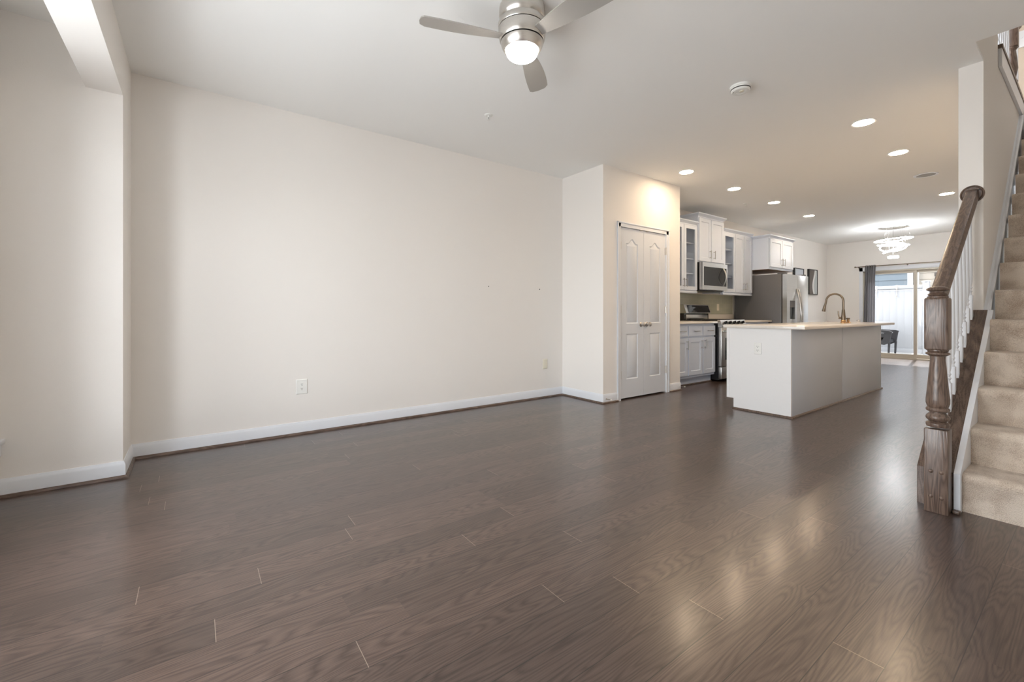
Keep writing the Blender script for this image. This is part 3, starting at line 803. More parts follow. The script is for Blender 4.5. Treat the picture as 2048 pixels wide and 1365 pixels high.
# over the fridge
FCX_ = -3.465
t = thing('wall_cabinet', 'deep white wall cabinet above the fridge', 'cabinet', (XK, 8.6, 1.8), 'kitchen wall cabinets')
b = shell(FCX_ - 0.022, 8.12, 9.09, 1.812, 2.36, open_=False); crown(b, FCX_ - 0.02, 8.12, 9.09, 2.352); b.build('cabinet_body', CAB, t, t)
b = MB(); b.box(XK + 0.002, 8.14, 1.808, FCX_ - 0.05, 9.07, 1.812); b.build('cabinet_underside', DOVEN, t, t)
cab_door(t, FCX_, 8.135, 1.85, 8.605, 2.345, 8.565, 1.95); cab_door(t, FCX_, 8.610, 1.85, 9.075, 2.345, 8.655, 1.95)


# base cabinets
def base_cab(y0, y1, cols, label):
    t = thing('base_cabinet', label, 'cabinet', (-3.8, (y0 + y1) / 2, 0), 'kitchen base cabinets')
    b = MB(); b.box(XK + 0.002, y0, 0.115, -3.492, y1, 0.883)
    b.build('cabinet_body', CAB, t, t)
    b = MB(); b.box(XK + 0.002, y0, 0.0, -3.55, y1, 0.115); b.build('toe_kick', CAB, t, t)
    for (a, c, side) in cols:
        b = MB(); b.panel_slab(a + 0.01, 0.705, c - 0.01, 0.85, 0.02, [rect(a + 0.03, 0.725, c - 0.03, 0.83)], FX(-3.47), steps=((0.006, 0.002), (0.012, 0.002)))
        d = b.build('drawer', CAB, t, t); bar_pull(d, t, (-3.47, (a + c) / 2, 0.778), 'Y')
        cab_door(t, -3.47, a + 0.008, 0.150, c - 0.008, 0.680, (c - 0.045) if side > 0 else (a + 0.045), 0.585, name='door')
    b = MB(); b.box(-3.55, y0, 0, -3.535, y1, 0.018); b.build('shoe_molding', OAKY, t, t)


base_cab(YC1 + 0.002, 6.335, [(YC1 + 0.01, 5.61, 1), (5.61, 5.985, 1), (5.985, 6.33, -1)], 'white base cabinet between the closet and the range')
base_cab(7.105, 8.12, [(7.11, 7.61, 1), (7.61, 8.11, -1)], 'white base cabinet between the range and the fridge')
for y0, y1, lab in ((YC1 + 0.002, 6.340, 'white quartz worktop left of the range'), (7.100, 8.13, 'white quartz worktop right of the range')):
    t = thing('worktop', lab, 'worktop', (-3.8, (y0 + y1) / 2, 0.884))
    b = MB(); b.box(XK + 0.002, y0, 0.884, -3.44, y1, 0.914, 0.003); b.build('worktop_slab', QUARTZ, t, t)
    b = MB(); b.box(XK + 0.0085, y0, 0.914, XK + 0.03, y1, 1.016, 0.002); b.build('upstand', QUARTZ, t, t)

# microwave
t = thing('microwave', 'stainless over the range microwave under the tall cabinet', 'microwave', (-3.9, 6.72, 1.4))
b = MB(); b.box(XK + 0.01, 6.345, 1.405, -3.735, 7.093, 1.832); b.box(XK + 0.01, 6.36, 1.385, -3.76, 7.08, 1.405); b.build('microwave_body', BLACK, t, t)
b = MB(); b.frame(6.345, 1.405, 7.093, 1.832, 0.05, rect(6.385, 1.470, 7.065, 1.765), FX(-3.685)); dd = b.build('microwave_door', STEEL, t, t)
b = MB(); b.box(-3.70, 6.38, 1.465, -3.690, 7.07, 1.770); b.build('black_window', BGLASS, dd, t)
b = MB(); b.tube([(-3.685, 6.955, 1.475)] + [(-3.685 + 0.055 * math.sin(PI * k / 12) + 0.004, 6.955 - 0.012 * math.sin(PI * k / 12), 1.478 + 0.285 * k / 12) for k in range(13)] + [(-3.685, 6.955, 1.765)], 0.010, 10)
b.build('handle', STEEL, dd, t)
b = MB(); b.box(-3.80, 6.42, 1.381, -3.765, 7.02, 1.386)
b.build('vent_grille', SLOT, t, t)

# range
RX = -3.39
t = thing('kitchen_range', 'black and stainless gas range with back control hood between the worktops', 'range', (-3.8, 6.72, 0))
b = MB(); b.box(XK + 0.01, 6.347, 0.03, RX - 0.045, 7.093, 0.905); b.build('range_body', BLACK, t, t)
b = MB(); b.box(XK + 0.05, 6.345, 0.905, RX - 0.02, 7.095, 0.918, 0.003); b.build('cooktop', BLACK, t, t)
for yy in (6.45, 6.82):
    b = MB()
    for q in range(4): b.box(-3.97, yy + q * 0.065, 0.925, -3.50, yy + 0.012 + q * 0.065, 0.938)
    for q in range(3): b.box(-3.96 + q * 0.22, yy, 0.918, -3.945 + q * 0.22, yy + 0.207, 0.936)
    b.build('burner_grate', SLOT, t, t)
b = MB(); b.prism([(RX - 0.045, 0.825), (RX + 0.005, 0.825), (RX + 0.012, 0.845), (RX - 0.02, 0.932), (RX - 0.06, 0.932)], lambda u, v, w_: (u, w_, v), 6.345, 7.095)
pn = b.build('control_panel', STEEL, t, t)
for k in range(5):
    yy = 6.46 + k * 0.13
    b = MB(); d = Vector((0.94, 0, 0.34)); p = Vector((RX - 0.004, yy, 0.888))
    b.cyl(p, p + d * 0.032, 0.022, 0.019, n=20); b.box(p.x + 0.028, yy - 0.003, p.z - 0.01, p.x + 0.036, yy + 0.003, p.z + 0.03); b.build('knob', BLACK, pn, t)
b = MB(); b.box(RX - 0.045, 6.350, 0.235, RX, 7.090, 0.82, 0.004); dd = b.build('oven_door', STEEL, t, t)
b = MB(); b.box(RX, 6.46, 0.33, RX + 0.003, 6.98, 0.66); b.build('oven_window', BGLASS, dd, t)
b = MB(); b.cyl((RX + 0.05, 6.38, 0.765), (RX + 0.05, 7.06, 0.765), 0.012, n=14)
for yy in (6.40, 7.04): b.cyl((RX, yy, 0.765), (RX + 0.05, yy, 0.765), 0.009, n=10)
b.build('handle', STEEL, dd, t)
b = MB(); b.box(RX - 0.045, 6.350, 0.05, RX, 7.090, 0.225, 0.004); dd = b.build('lower_drawer', STEEL, t, t)
b = MB(); b.box(XK + 0.035, 6.355, 0.905, XK + 0.12, 7.085, 1.03); bp = b.build('backguard', BLACK, t, t)
b = MB(); b.box(XK + 0.12, 6.40, 0.93, XK + 0.135, 7.04, 1.01, 0.002); b.build('backguard_trim', STEEL, bp, t)
PF = [(XK + 0.035, 1.035), (XK + 0.165, 1.035), (XK + 0.115, 1.175), (XK + 0.035, 1.18)]
b = MB(); b.prism(PF, lambda u, v, w_: (u, w_, v), 6.355, 7.085); cp = b.build('display_housing', STEEL, t, t)
b = MB(); b.prism([(XK + 0.1635, 1.045), (XK + 0.166, 1.045), (XK + 0.1215, 1.165), (XK + 0.119, 1.165)], lambda u, v, w_: (u, w_, v), 6.43, 7.07); b.build('display_glass', BGLASS, cp, t)

# fridge
GX = -3.21
t = thing('fridge', 'stainless side by side fridge with dark grey side and ice dispenser', 'fridge', (-3.7, 8.6, 0))
b = MB(); b.box(XK + 0.04, 8.15, 0.02, GX - 0.085, 9.055, 1.715, 0.004); b.build('fridge_body', DGREY, t, t)
for ya in (8.17, 8.96):
    b = MB(); b.box(GX - 0.16, ya, 1.7155, GX - 0.03, ya + 0.08, 1.74, 0.004); b.build('hinge_cover', DGREY, t, t)
for k, (y0, y1) in enumerate(((8.152, 8.568), (8.574, 9.053))):
    b = MB()
    if k == 0:
        b.frame(y0, 0.07, y1, 1.705, 0.07, rect(8.275, 0.93, 8.475, 1.255), FX(GX)); b.box(GX - 0.07, 8.26, 0.92, GX - 0.06, 8.49, 1.265)
    else: b.box(GX - 0.07, y0, 0.07, GX, y1, 1.705, 0.006)
    dd = b.build('fridge_door', STEEL, t, t)
    yh = 8.535 if k == 0 else 8.607; s_ = -1 if k == 0 else 1
    b = MB(); b.tube([(GX, yh, 0.52)] + [(GX + 0.012 + 0.062 * math.sin(PI * q / 16), yh, 0.53 + 0.92 * q / 16) for q in range(17)] + [(GX, yh, 1.46)], 0.013, 10); b.build('handle', STEEL, dd, t)
    if k == 0:
        b = MB(); b.box(GX - 0.06, 8.278, 1.135, GX + 0.002, 8.472, 1.252); b.build('dispenser_panel', DGREY, dd, t)
        b = MB(); b.box(GX - 0.062, 8.278, 0.932, GX - 0.05, 8.472, 1.135); b.box(GX - 0.05, 8.36, 1.0, GX - 0.03, 8.40, 1.13); b.build('dispenser_recess', BLACK, dd, t)

# ------------------------------------------------------------ island
t = thing('kitchen_island', 'white kitchen island with panelled long side coloured darker for shade', 'island', (-2.13, 6.15, 0))
prof = [(-2.457, 0.115), (-2.386, 0.115), (-2.386, 0), (-1.838, 0), (-1.838, 0.877), (-2.457, 0.877)]
b = MB(); b.prism(prof, lambda u, v, w_: (u, w_, v), 4.738, 7.60); b.build('island_body', CAB, t, t)
prof2 = [(-2.457, 0.115), (-2.386, 0.115), (-2.386, 0.0), (-1.822, 0), (-1.822, 0.877), (-2.457, 0.877)]
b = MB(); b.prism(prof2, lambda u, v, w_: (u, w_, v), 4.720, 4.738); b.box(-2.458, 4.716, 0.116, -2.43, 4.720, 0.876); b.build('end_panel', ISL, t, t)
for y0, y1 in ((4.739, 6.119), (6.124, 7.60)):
    b = MB(); b.box(-1.838, y0, 0.0, -1.820, y1, 0.877, 0.001); b.build('side_panel', CABSHADE, t, t)
b = MB(); q = [(0, 0), (0.016, 0), (0.0145, 0.008), (0.009, 0.015), (0, 0.018)]
b.prism(q, lambda u, v, w_: (-1.820 + u, w_, v), 4.702, 7.60); b.prism(q, lambda u, v, w_: (w_, 4.720 - u, v), -2.392, -1.804); b.prism(q, lambda u, v, w_: (w_, 7.60 + u, v), -2.39, -1.804)
sh = b.build('shoe_molding', OAKY, t, t)
b = MB(); b.box(-2.477, 4.76, 0.13, -2.457, 5.2, 0.70); b.box(-2.477, 5.21, 0.13, -2.457, 5.8, 0.70); b.box(-2.477, 5.81, 0.13, -2.457, 6.9, 0.86); b.box(-2.477, 6.91, 0.13, -2.457, 7.58, 0.86); b.build('cabinet_doors', CAB, t, t)
t = thing('island_worktop', 'pale quartz worktop with rounded overhang on the kitchen island', 'worktop', (-2.1, 6.17, 0.877))
b = MB(); b.box(-2.482, 4.685, 0.8775, -1.69, 7.66, 0.907, 0.004); b.build('worktop_slab', QUARTZ, t, t)

# faucet on island
fx, fy, fz = -2.0, 6.76, 0.907
t = thing('kitchen_faucet', 'bronze gooseneck pull down faucet on the island', 'faucet', (fx, fy, fz))
b = MB(); b.lathe([(0, fz), (0.032, fz), (0.032, fz + 0.008), (0.026, fz + 0.014), (0.028, fz + 0.035), (0.022, fz + 0.045)], (fx, fy, 0), n=24); b.build('faucet_base', COPPER, t, t)
b = MB(); b.lathe([(0.024, fz + 0.04), (0.026, fz + 0.075), (0.022, fz + 0.10), (0.016, fz + 0.17), (0.015, fz + 0.175)], (fx, fy, 0), n=24); b.build('faucet_body', BRONZE, t, t)
arc = [(fx, fy, fz + 0.16)] + [(fx - 0.095 + 0.095 * math.cos(a * PI / 14), fy, fz + 0.285 + 0.095 * math.sin(a * PI / 14)) for a in range(14)] + [(fx - 0.195, fy, fz + 0.26), (fx - 0.205, fy, fz + 0.225)]
b = MB(); b.tube(arc, 0.012, 12); b.build('spout', BRONZE, t, t)
b = MB(); b.tube([(fx - 0.203, fy, fz + 0.235), (fx - 0.209, fy, fz + 0.205), (fx - 0.218, fy, fz + 0.15)], [0.013, 0.016, 0.021], 14); b.build('spray_head', BRONZE, t, t)
b = MB(); b.cyl((fx - 0.02, fy, fz + 0.065), (fx - 0.05, fy, fz + 0.065), 0.013, n=14); b.tube([(fx - 0.045, fy, fz + 0.065), (fx - 0.052, fy, fz + 0.10), (fx - 0.055, fy, fz + 0.155)], 0.007, 10); b.build('lever', BRONZE, t, t)
sx_ = fx + 0.005; sy_ = fy + 0.16
t = thing('soap_dispenser', 'short bronze soap dispenser beside the island faucet', 'soap dispenser', (sx_, sy_, fz))
b = MB(); b.lathe([(0, fz), (0.026, fz), (0.026, fz + 0.01), (0.016, fz + 0.018), (0.013, fz + 0.045)], (sx_, sy_, 0), n=20); b.build('dispenser_base', COPPER, t, t)
b = MB(); b.lathe([(0.016, fz + 0.045), (0.020, fz + 0.062), (0.018, fz + 0.068), (0, fz + 0.068)], (sx_, sy_, 0), n=20); b.tube([(sx_, sy_, fz + 0.058), (sx_ - 0.06, sy_, fz + 0.056)], 0.006, 8); b.build('pump', BRONZE, t, t)
gx_, gy_ = -1.99, 7.30
b = MB(); b.lathe([(0, fz), (0.014, fz), (0.022, fz + 0.012), (0.024, fz + 0.028), (0.018, fz + 0.040), (0.016, fz + 0.040), (0.021, fz + 0.027), (0.018, fz + 0.012), (0, fz + 0.004)], (gx_, gy_, 0), n=24)
tag(b.build('glass_bowl', glass_mat('bowl_glass', 0.35)), 'tiny clear glass bowl on the island beyond the faucet', 'bowl')

# ------------------------------------------------------------ curtain, rod, art
t = thing('curtain_rod', 'thin dark curtain rod above the sliding door', 'curtain rod', (-2.5, YB - 0.08, 2.12))
RZ = 2.128
b = MB(); b.cyl((-3.52, YB - 0.08, RZ), (-1.45, YB - 0.08, RZ), 0.010, n=12); b.build('rod', BRONZE, t, t)
for x_ in (-3.53, -1.44): b = MB(); b.sphere((x_, YB - 0.08, RZ), 0.019, 12); b.build('finial', BRONZE, t, t)
for x_ in (-3.47, -2.60, -1.50):
    b = MB(); b.cyl((x_, YB, RZ - 0.03), (x_, YB - 0.08, RZ - 0.012), 0.006, n=8); b.box(x_ - 0.012, YB - 0.004, RZ - 0.06, x_ + 0.012, YB, RZ); b.build('bracket', BRONZE, t, t)
t = thing('curtain', 'dark grey gathered curtain at the left of the sliding door', 'curtain', (-3.26, YB - 0.08, 0.02))
b = MB(); nu, nv = 90, 14; grid = []
for j in range(nv + 1):
    z = 0.03 + (RZ + 0.025 - 0.03) * j / nv; k_ = j / nv; row = []
    xl = -3.385 + (0.045) * k_; xr = -3.165 + 0.015 * k_ + (0.012 * max(0, k_ - 0.92) / 0.08)
    for i in range(nu + 1):
        u = i / nu; row.append(b.bm.verts.new((xl + (xr - xl) * u, YB - 0.08 + 0.034 * math.sin(u * 2 * PI * 4.5) + 0.006 * math.sin(j * 0.7 + u * 9), z)))
    grid.append(row)
for j in range(nv):
    for i in range(nu): b.bm.faces.new((grid[j][i], grid[j][i + 1], grid[j + 1][i + 1], grid[j + 1][i]))
bmesh.ops.solidify(b.bm, geom=b.bm.faces[:], thickness=0.003)
b.build('curtain_panel', GREYF, t, t, ang=70)
for i in range(5):
    b = MB(); u = (i + 0.5) / 5; b.tube([(-3.33 + 0.17 * u, YB - 0.08 + 0.019 * math.cos(a * PI / 8), RZ + 0.019 * math.sin(a * PI / 8)) for a in range(16)], 0.003, 6, closed=True); b.build('grommet', NICKEL, t, t)


def picture(y0, y1, z0, z1, m, label):
    t = thing('framed_picture', label, 'picture', (XK, y0, z0), 'pictures on the dining wall')
    b = MB(); b.frame(y0, z0, y1, z1, 0.045, rect(y0 + 0.018, z0 + 0.018, y1 - 0.018, z1 - 0.018), FX(XK + 0.046)); b.build('picture_frame', BLACK, t, t)
    b = MB(); b.box(XK + 0.001, y0 + 0.016, z0 + 0.016, XK + 0.036, y1 - 0.016, z1 - 0.016); b.build('print', m, t, t)


picture(10.78, 11.28, 1.47, 2.05, ARTPALE, 'black framed pale print just past the fridge')
picture(11.58, 12.08, 1.47, 2.07, ARTDARK, 'black framed abstract print with dark curve, nearest the dining corner')

# ------------------------------------------------------------ staircase
SX0, SX1 = -0.443, XR - 0.003
Y1, RUN, RISE, NS = 3.48, 0.224, 0.199, 15
stair = thing('staircase', 'beige carpeted staircase rising behind the dark newel post', 'stairs', (0.05, 3.25, 0))
for k in range(NS):
    y0 = 3.235 if k == 0 else Y1 + RUN * (k - 1)
    z1 = RISE * (k + 1); z0 = max(0, z1 - RISE - 0.0)
    y1 = Y1 + RUN * k + 0.03
    nose = [(y0 - 0.0 + 0.0, z0)]
    nose += [(y0, z1 - 0.055), (y0 - 0.005, z1 - 0.045), (y0 - 0.008, z1 - 0.030), (y0 - 0.004, z1 - 0.014), (y0 + 0.006, z1 - 0.004), (y0 + 0.020, z1)]
    nose += [(y1, z1), (y1, z0)]
    b = MB(); b.prism(nose, lambda u, v, w_: (w_, u, v), SX0, SX1)
    b.build('carpeted_step', CARPET, stair, stair, ang=50)
SL = RISE / RUN
# white skirt board: lower part beside the cap, upper part on the stair wall
CY0, CZ0, CS = 3.20, 0.200, 0.78
b = MB()
lo = [(CY0 - 0.01, 0.0), (CY0 - 0.01, CZ0), (YP, CZ0 + CS * (YP - CY0)), (YP + 0.02, CZ0 + CS * (YP - CY0) - 0.0), (YP + 0.02, 0.0)]
b.prism(lo, lambda u, v, w_: (w_, u, v), -0.468, SX0)
b.build('skirt_board', TRIM, stair, stair)
z_ = CZ0 + CS * (YP - CY0)
up = [(YP + 0.0, 0.35), (YP, z_), (6.33, 2.915), (6.42, 2.915), (6.6, 2.70), (6.6, 2.3)]
b = MB(); b.prism(up, lambda u, v, w_: (w_, u, v), XP1, -0.462)
b.build('skirt_board', TRIM, stair, stair)
b = MB(); b.tube([(-0.466, YP + 0.01, z_ - 0.004), (-0.466, 6.32, 2.90)], 0.012, 8); b.build('skirt_cap_molding', TRIM, stair, stair)
b = MB(); b.box(-0.470, 3.155, 0, -0.44, CY0 - 0.012, 0.018, 0.006); b.build('shoe_molding', OAKY, stair, stair)

rail = thing('stair_railing', 'dark oak newel and handrail with white turned balusters', 'railing', (-0.53, 3.2, 0))
# stained kerb the balusters stand on
b = MB(); kb = [(CY0, 0), (CY0, CZ0), (YP, CZ0 + CS * (YP - CY0)), (YP, 0)]
b.prism(kb, lambda u, v, w_: (w_, u, v), -0.612, -0.469)
b.build('stringer_cap', OAKY, rail, rail)
NX, NY = -0.519, 3.137
Pz = lambda y, org=690.0, sc=3.69: EYE - (org + y / sc - HY) * 0.00261
b = MB(); b.box(NX - 0.046, NY - 0.046, 0, NX + 0.046, NY + 0.046, 0.434, 0.004)
lo_ = [(605, 62), (590, 66), (578, 65), (566, 46), (556, 58), (546, 65), (535, 67), (522, 62), (508, 48), (497, 45), (490, 62), (480, 67), (470, 64), (462, 56), (452, 60), (430, 66), (400, 66), (350, 61), (300, 57), (250, 53), (200, 49), (150, 45), (110, 42), (85, 43), (76, 58), (68, 68), (60, 66), (52, 54), (44, 60), (34, 60)]
b.lathe([(w_ * 0.000707, Pz(y_)) for y_, w_ in lo_], (NX, NY, 0), n=32)
zt0, zt1 = Pz(38), 1.116
b.box(NX - 0.046, NY - 0.046, zt0, NX + 0.046, NY + 0.046, zt1, 0.009, 3)
Pz2 = lambda y: EYE - (340 + y / 3.79 - HY) * 0.00261
b.lathe([(0.030, 1.11), (0.042, Pz2(970)), (0.041, Pz2(960)), (0.034, Pz2(956)), (0.040, Pz2(946)), (0.036, Pz2(938)), (0.027, Pz2(930)), (0.028, Pz2(922)), (0.042, Pz2(914)), (0.045, Pz2(906)), (0.042, Pz2(898)), (0.030, Pz2(888)), (0.014, Pz2(882)), (0, Pz2(880))], (NX, NY, 0), n=32)
newel = b.build('newel_post', OAK, rail, rail)
for dx in (-0.019, 0.021):
    for z_n in (0.085, 0.215):
        b = MB(); M = Matrix.Translation((NX + dx, NY - 0.046, z_n)) @ Matrix.Rotation(PI / 2, 4, 'X')
        b.lathe([(0.0095, -0.002), (0.0095, 0.002), (0.006, 0.005), (0, 0.006)], M=M, n=14); b.build('wood_plug', OAK, newel, rail)
# handrail
RY0, RZ0, RY1, RZ1 = NY + 0.04, 1.115, YP - 0.012, 1.845
prof = [(-0.031, -0.030), (-0.028, -0.034), (0.028, -0.034), (0.031, -0.030), (0.031, 0.024), (0.027, 0.031), (0.022, 0.033), (-0.022, 0.033), (-0.027, 0.031), (-0.031, 0.024)]
b = MB(); A = []; B = []
for u, v in prof:
    A.append(b.bm.verts.new((-0.527 + u, RY0, RZ0 + v * 1.15))); B.append(b.bm.verts.new((-0.540 + u, RY1, RZ1 + v * 1.15)))
for i in range(len(A)): b.bm.faces.new((A[i], A[(i + 1) % len(A)], B[(i + 1) % len(A)], B[i]))
b.bm.faces.new(A); b.bm.faces.new(B[::-1]); b.build('handrail', OAKY, rail, rail)
b = MB(); M = Matrix.Translation((-0.540, YP, RZ1 + 0.005)) @ Matrix.Rotation(PI / 2, 4, 'X')
b.lathe([(0, 0), (0.060, 0), (0.060, 0.008), (0.054, 0.013), (0.050, 0.011), (0.046, 0.016), (0, 0.016)], M=M, n=40); ros = b.build('rosette', OAK, rail, rail)
b = MB()
for dx, dz in ((0.036, 0.028), (-0.038, -0.01)):
    b.cyl((-0.540 + dx, YP - 0.016, RZ1 + dz), (-0.540 + dx, YP - 0.022, RZ1 + dz), 0.005, n=10)
b.build('rosette_screws', BLACK, ros, rail)
railz = lambda y: RZ0 + (RZ1 - RZ0) * (y - RY0) / (RY1 - RY0) - 0.036
for k in range(8):
    y_ = 3.44 + k * 0.1129; x_ = -0.545; zc = CZ0 + CS * (y_ - 0.016 - CY0); zt = railz(y_) + 0.004; s_ = 0.016
    b = MB(); vb = []
    # square block with sloped foot
    blk = [(y_ - s_, zc), (y_ + s_, zc + CS * 2 * s_), (y_ + s_, zc + 0.165), (y_ - s_, zc + 0.165)]
    b.prism(blk, lambda u, v, w_: (w_, u, v), x_ - s_, x_ + s_)
    z0 = zc + 0.165
    pr = [(0.016, 0), (0.012, 0.006), (0.010, 0.016), (0.014, 0.024), (0.0155, 0.030), (0.010, 0.036), (0.011, 0.044), (0.0155, 0.052), (0.011, 0.058), (0.010, 0.064), (0.0140, 0.085), (0.0160, 0.12), (0.0155, 0.20)]
    pr = [(r_, z0 + z__) for r_, z__ in pr] + [(0.0095, zt)]
    b.lathe(pr, (x_, y_, 0), n=16)
    b.build('baluster', TRIM, rail, rail)

# upstairs railing seen through the stair opening
t = thing('upstairs_railing', 'upstairs railing of white spindles and dark newel seen through the stair opening', 'railing', (-0.5, 5.8, 3.03))
b = MB(); b.box(-0.59, 4.965, 3.065, -0.462, 6.9, 3.095, 0.004); b.build('rail_cap', BLACK if False else OAKY, t, t)
b = MB(); b.box(XP1 + 0.001, 4.975, 2.93, -0.468, 6.9, 3.065); b.box(XP0, 4.965, 3.031, XP1 + 0.001, 6.9, 3.065); b.build('fascia_board', TRIM, t, t)
for k in range(15):
    y_ = 5.03 + k * 0.115
    if abs(y_ - 6.12) < 0.07: continue
    b = MB(); b.box(-0.545, y_ - 0.016, 3.095, -0.513, y_ + 0.016, 3.20); b.lathe([(0.016, 3.20), (0.010, 3.23), (0.0155, 3.26), (0.010, 3.30), (0.014, 3.36), (0.010, 3.92)], (-0.529, y_, 0), n=12); b.build('baluster', TRIM, t, t)
b = MB(); b.cyl((-0.53, 4.965, 3.94), (-0.53, 6.74, 3.94), 0.03, n=12); b.build('handrail', OAKY, t, t)
b = MB(); b.box(-0.565, 6.08, 3.095, -0.475, 6.17, 3.12)
b.lathe([(0.040, 3.12), (0.044, 3.14), (0.034, 3.16), (0.043, 3.18), (0.036, 3.20), (0.028, 3.21), (0.034, 3.24), (0.044, 3.30), (0.038, 3.40), (0.030, 3.47), (0.042, 3.49), (0.040, 3.51)], (-0.52, 6.125, 0), n=24)
b.box(-0.565, 6.08, 3.50, -0.475, 6.17, 4.0, 0.006); b.build('newel_post', OAK, t, t)
b = MB(); b.box(-0.66, 8.18, 4.30, -0.50, 8.20, 4.50, 0.004); b.cyl((-0.61, 8.18, 4.42), (-0.61, 8.174, 4.42), 0.012, n=12)
tag(b.build('wall_chime', TRIM), 'small white box on the upstairs hall wall', 'wall box')

# ------------------------------------------------------------ outside
b = MB(); b.box(-9, YB + 0.15, -0.22, 4, 24, -0.10)
struct(b.build('ground', CONC), 'pale concrete patio outside the sliding door', 'ground')
FY = 15.6
t = thing('vinyl_fence', 'white vinyl privacy fence behind the patio', 'fence', (-3.2, FY, -0.1))
x_ = -6.4; pnl = MB()
while x_ < -2.86:
    pnl.box(x_, FY, 0.06, min(x_ + 0.150, -2.86), FY + 0.022, 1.70, 0.0015); x_ += 0.1505
pnl.build('fence_boards', VINYL, t, t)
b = MB(); b.box(-6.4, FY - 0.03, 1.70, -2.86, FY + 0.05, 1.79, 0.006); b.build('top_rail', VINYL, t, t)
b = MB(); b.box(-6.4, FY - 0.03, -0.04, -2.86, FY + 0.05, 0.07, 0.006); b.build('bottom_rail', VINYL, t, t)
for x_ in (-5.0, -2.80):
    b = MB(); b.box(x_ - 0.065, FY - 0.055, -0.10, x_ + 0.065, FY + 0.075, 1.86, 0.005); b.lathe([(0.10, 1.86), (0.10, 1.88), (0.03, 1.90), (0, 1.90)], (x_, FY + 0.01, 0), n=4); b.build('fence_post', VINYL, t, t)
t = thing('privacy_panel', 'pale vinyl side partition right of the fence post', 'fence', (-2.2, FY - 0.2, -0.1))
b = MB(); x_ = -2.73
while x_ < 0.5:
    b.box(x_, FY, 0.06, x_ + 0.150, FY + 0.022, 1.58, 0.0015); x_ += 0.1505
b.build('fence_boards', VINYLG, t, t)
b = MB(); b.box(-2.73, FY - 0.03, 1.58, 0.5, FY + 0.05, 1.66, 0.005); b.box(-2.73, FY - 0.03, -0.04, 0.5, FY + 0.05, 0.07, 0.005); b.build('rails', VINYL, t, t)
b = MB(); b.tube([(-3.95, FY - 0.035, 1.665), (-2.6, FY - 0.06, 1.66)], 0.005, 6)
tag(b.build('cable', NICKEL), 'thin cable strung along the top of the white fence', 'cable')
for i_, x_ in enumerate((-3.83, -3.39)):
    b = MB(); b.tube([(x_, FY - 0.034, 1.79), (x_, FY - 0.038, 1.55), (x_, FY - 0.055, 1.50), (x_ + 0.01, FY - 0.085, 1.46), (x_, FY - 0.09, 1.52)], 0.009, 8)
    b.box(x_ - 0.02, FY - 0.045, 1.70, x_ + 0.02, FY - 0.03, 1.80)
    tag(b.build('fence_hook', NICKEL), ('silver hanging hook on the fence, nearer the curtain', 'silver hanging hook on the fence, nearer the door stile')[i_], 'hook', 'hooks over the fence')


def siding_wall(name, x0, x1, z0, z1, y, m, label, trimx=()):
    t = thing(name, label, 'building', ((x0 + x1) / 2, y, z0))
    b = MB(); z = z0; e = 0.20
    while z < z1:
        b.prism([(y, z), (y - 0.03, z), (y - 0.006, min(z + e, z1)), (y, min(z + e, z1))], lambda u, v, w_: (w_, u, v), x0, x1); z += e
    b.box(x0, y, z0, x1, y + 0.15, z1)
    b.build('lap_siding', m, t, t)
    for a, c in trimx:
        b = MB(); b.box(a, y - 0.05, z0, c, y + 0.1, z1, 0.004); b.build('corner_board', VINYL, t, t)
    return t


siding_wall('neighbour_house', -9, -3.72, -0.1, 4.4, 18.3, SIDB, 'blue grey sided house beyond the fence', ((-3.72, -3.50),))
hb = siding_wall('neighbour_house', -3.49, 3.0, -0.1, 4.4, 18.5, SIDC, 'cream sided house beyond the fence post')
b = MB(); b.box(-3.12, 18.40, 2.17, -2.80, 18.47, 2.29, 0.004); b.build('dark_vent', SLOT, hb, hb)
b = MB(); b.cyl((-3.56, 18.2, -0.1), (-3.56, 18.2, 6), 0.012, n=8)
tag(b.build('downspout_cable', SLOT), 'thin dark line running down the white corner board', 'cable')

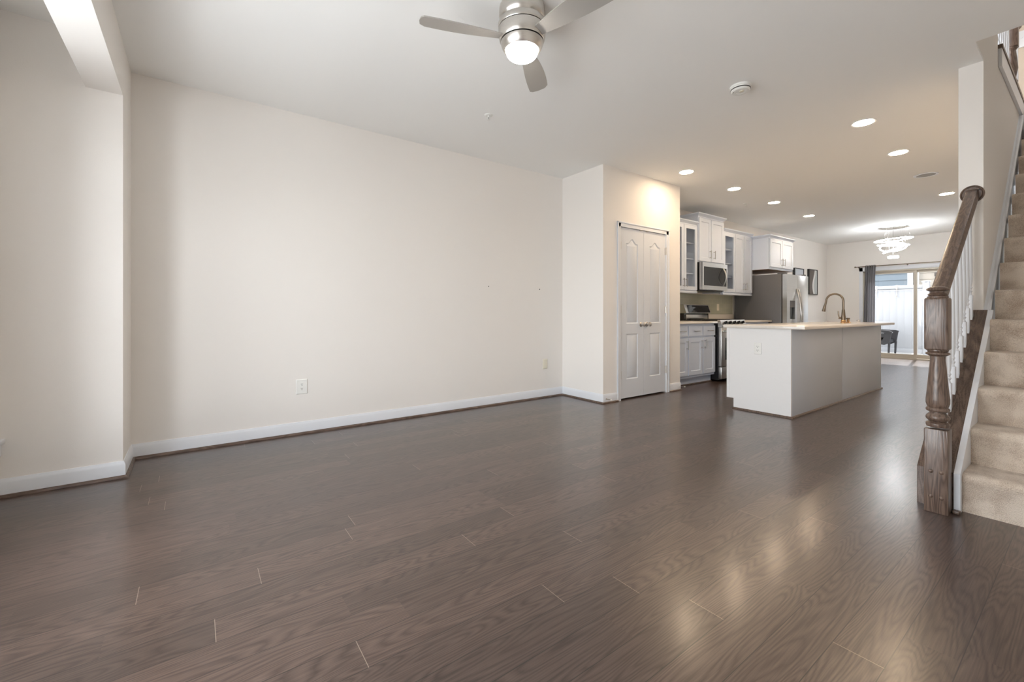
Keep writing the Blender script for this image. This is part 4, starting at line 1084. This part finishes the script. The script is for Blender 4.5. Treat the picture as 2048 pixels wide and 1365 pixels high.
# wicker chair, facing +X
CXX, CYY, CZg = -3.62, 14.85, -0.10
t = thing('wicker_chair', 'black wicker armchair on the patio behind the island', 'chair', (CXX, CYY, CZg))
def wb(x0, y0, z0, x1, y1, z1, name, bev=0.012):
    b = MB(); b.box(CXX + x0, CYY + y0, CZg + z0, CXX + x1, CYY + y1, CZg + z1, bev); return b.build(name, WICK, t, t)
wb(-0.30, -0.27, 0.36, 0.27, 0.27, 0.44, 'seat')
b = MB(); b.prism([(-0.30, 0.40), (-0.24, 0.40), (-0.40, 0.98), (-0.45, 0.96)], lambda u, v, w_: (CXX + u, CYY + w_, CZg + v), -0.28, 0.28); b.build('backrest', WICK, t, t)
for s_ in (-1, 1):
    y_ = s_ * 0.30
    b = MB(); b.prism([(-0.38, 0.72), (-0.20, 0.70), (0.30, 0.68), (0.36, 0.66), (0.36, 0.64), (0.28, 0.62), (-0.36, 0.66)], lambda u, v, w_: (CXX + u, CYY + y_ + w_, CZg + v), -0.04, 0.04)
    b.prism([(0.26, 0.64), (0.35, 0.64), (0.31, 0.36), (0.20, 0.30), (-0.05, 0.36), (-0.30, 0.34), (-0.30, 0.40), (0.16, 0.42)], lambda u, v, w_: (CXX + u, CYY + y_ + w_, CZg + v), -0.03, 0.03)
    b.box(CXX + 0.06, CYY + y_ - 0.02, CZg + 0.42, CXX + 0.29, CYY + y_ + 0.02, CZg + 0.60)
    b.box(CXX - 0.30, CYY + y_ - 0.02, CZg + 0.34, CXX + 0.24, CYY + y_ + 0.02, CZg + 0.50)
    arm = b.build('arm', WICK, t, t)
    b = MB()
    for q in range(9):
        b.tube([(CXX - 0.26 + q * 0.055, CYY + y_, CZg + 0.42), (CXX - 0.21 + q * 0.055, CYY + y_, CZg + 0.66)], 0.004, 6)
        b.tube([(CXX - 0.21 + q * 0.055, CYY + y_, CZg + 0.42), (CXX - 0.26 + q * 0.055, CYY + y_, CZg + 0.66)], 0.004, 6)
    b.build('woven_lattice', WICK, arm, t)
    for xa, xb in ((0.30, 0.285), (-0.28, -0.33)):
        b = MB(); b.cyl((CXX + xa, CYY + y_, CZg + 0.38), (CXX + xb, CYY + y_, CZg), 0.028, 0.020, n=10); b.build('leg', WICK, t, t)
t = thing('patio_table', 'grey patio table edge showing above the island worktop', 'table', (-4.0, 14.0, -0.1))
b = MB(); b.box(-4.7, 13.6, 0.78, -3.26, 14.4, 0.81, 0.008); b.build('table_top', GREYF, t, t)
for a in (-4.6, -3.9):
    for c in (13.68, 14.32):
        b = MB(); b.box(a - 0.02, c - 0.02, -0.1, a + 0.02, c + 0.02, 0.78); b.build('leg', BLACK, t, t)
b = MB(); b.box(-2.98, 13.60, -0.10, -2.80, 13.72, -0.04, 0.01)
tag(b.build('drain_cover', SLOT), 'small dark block on the patio floor past the door', 'block')
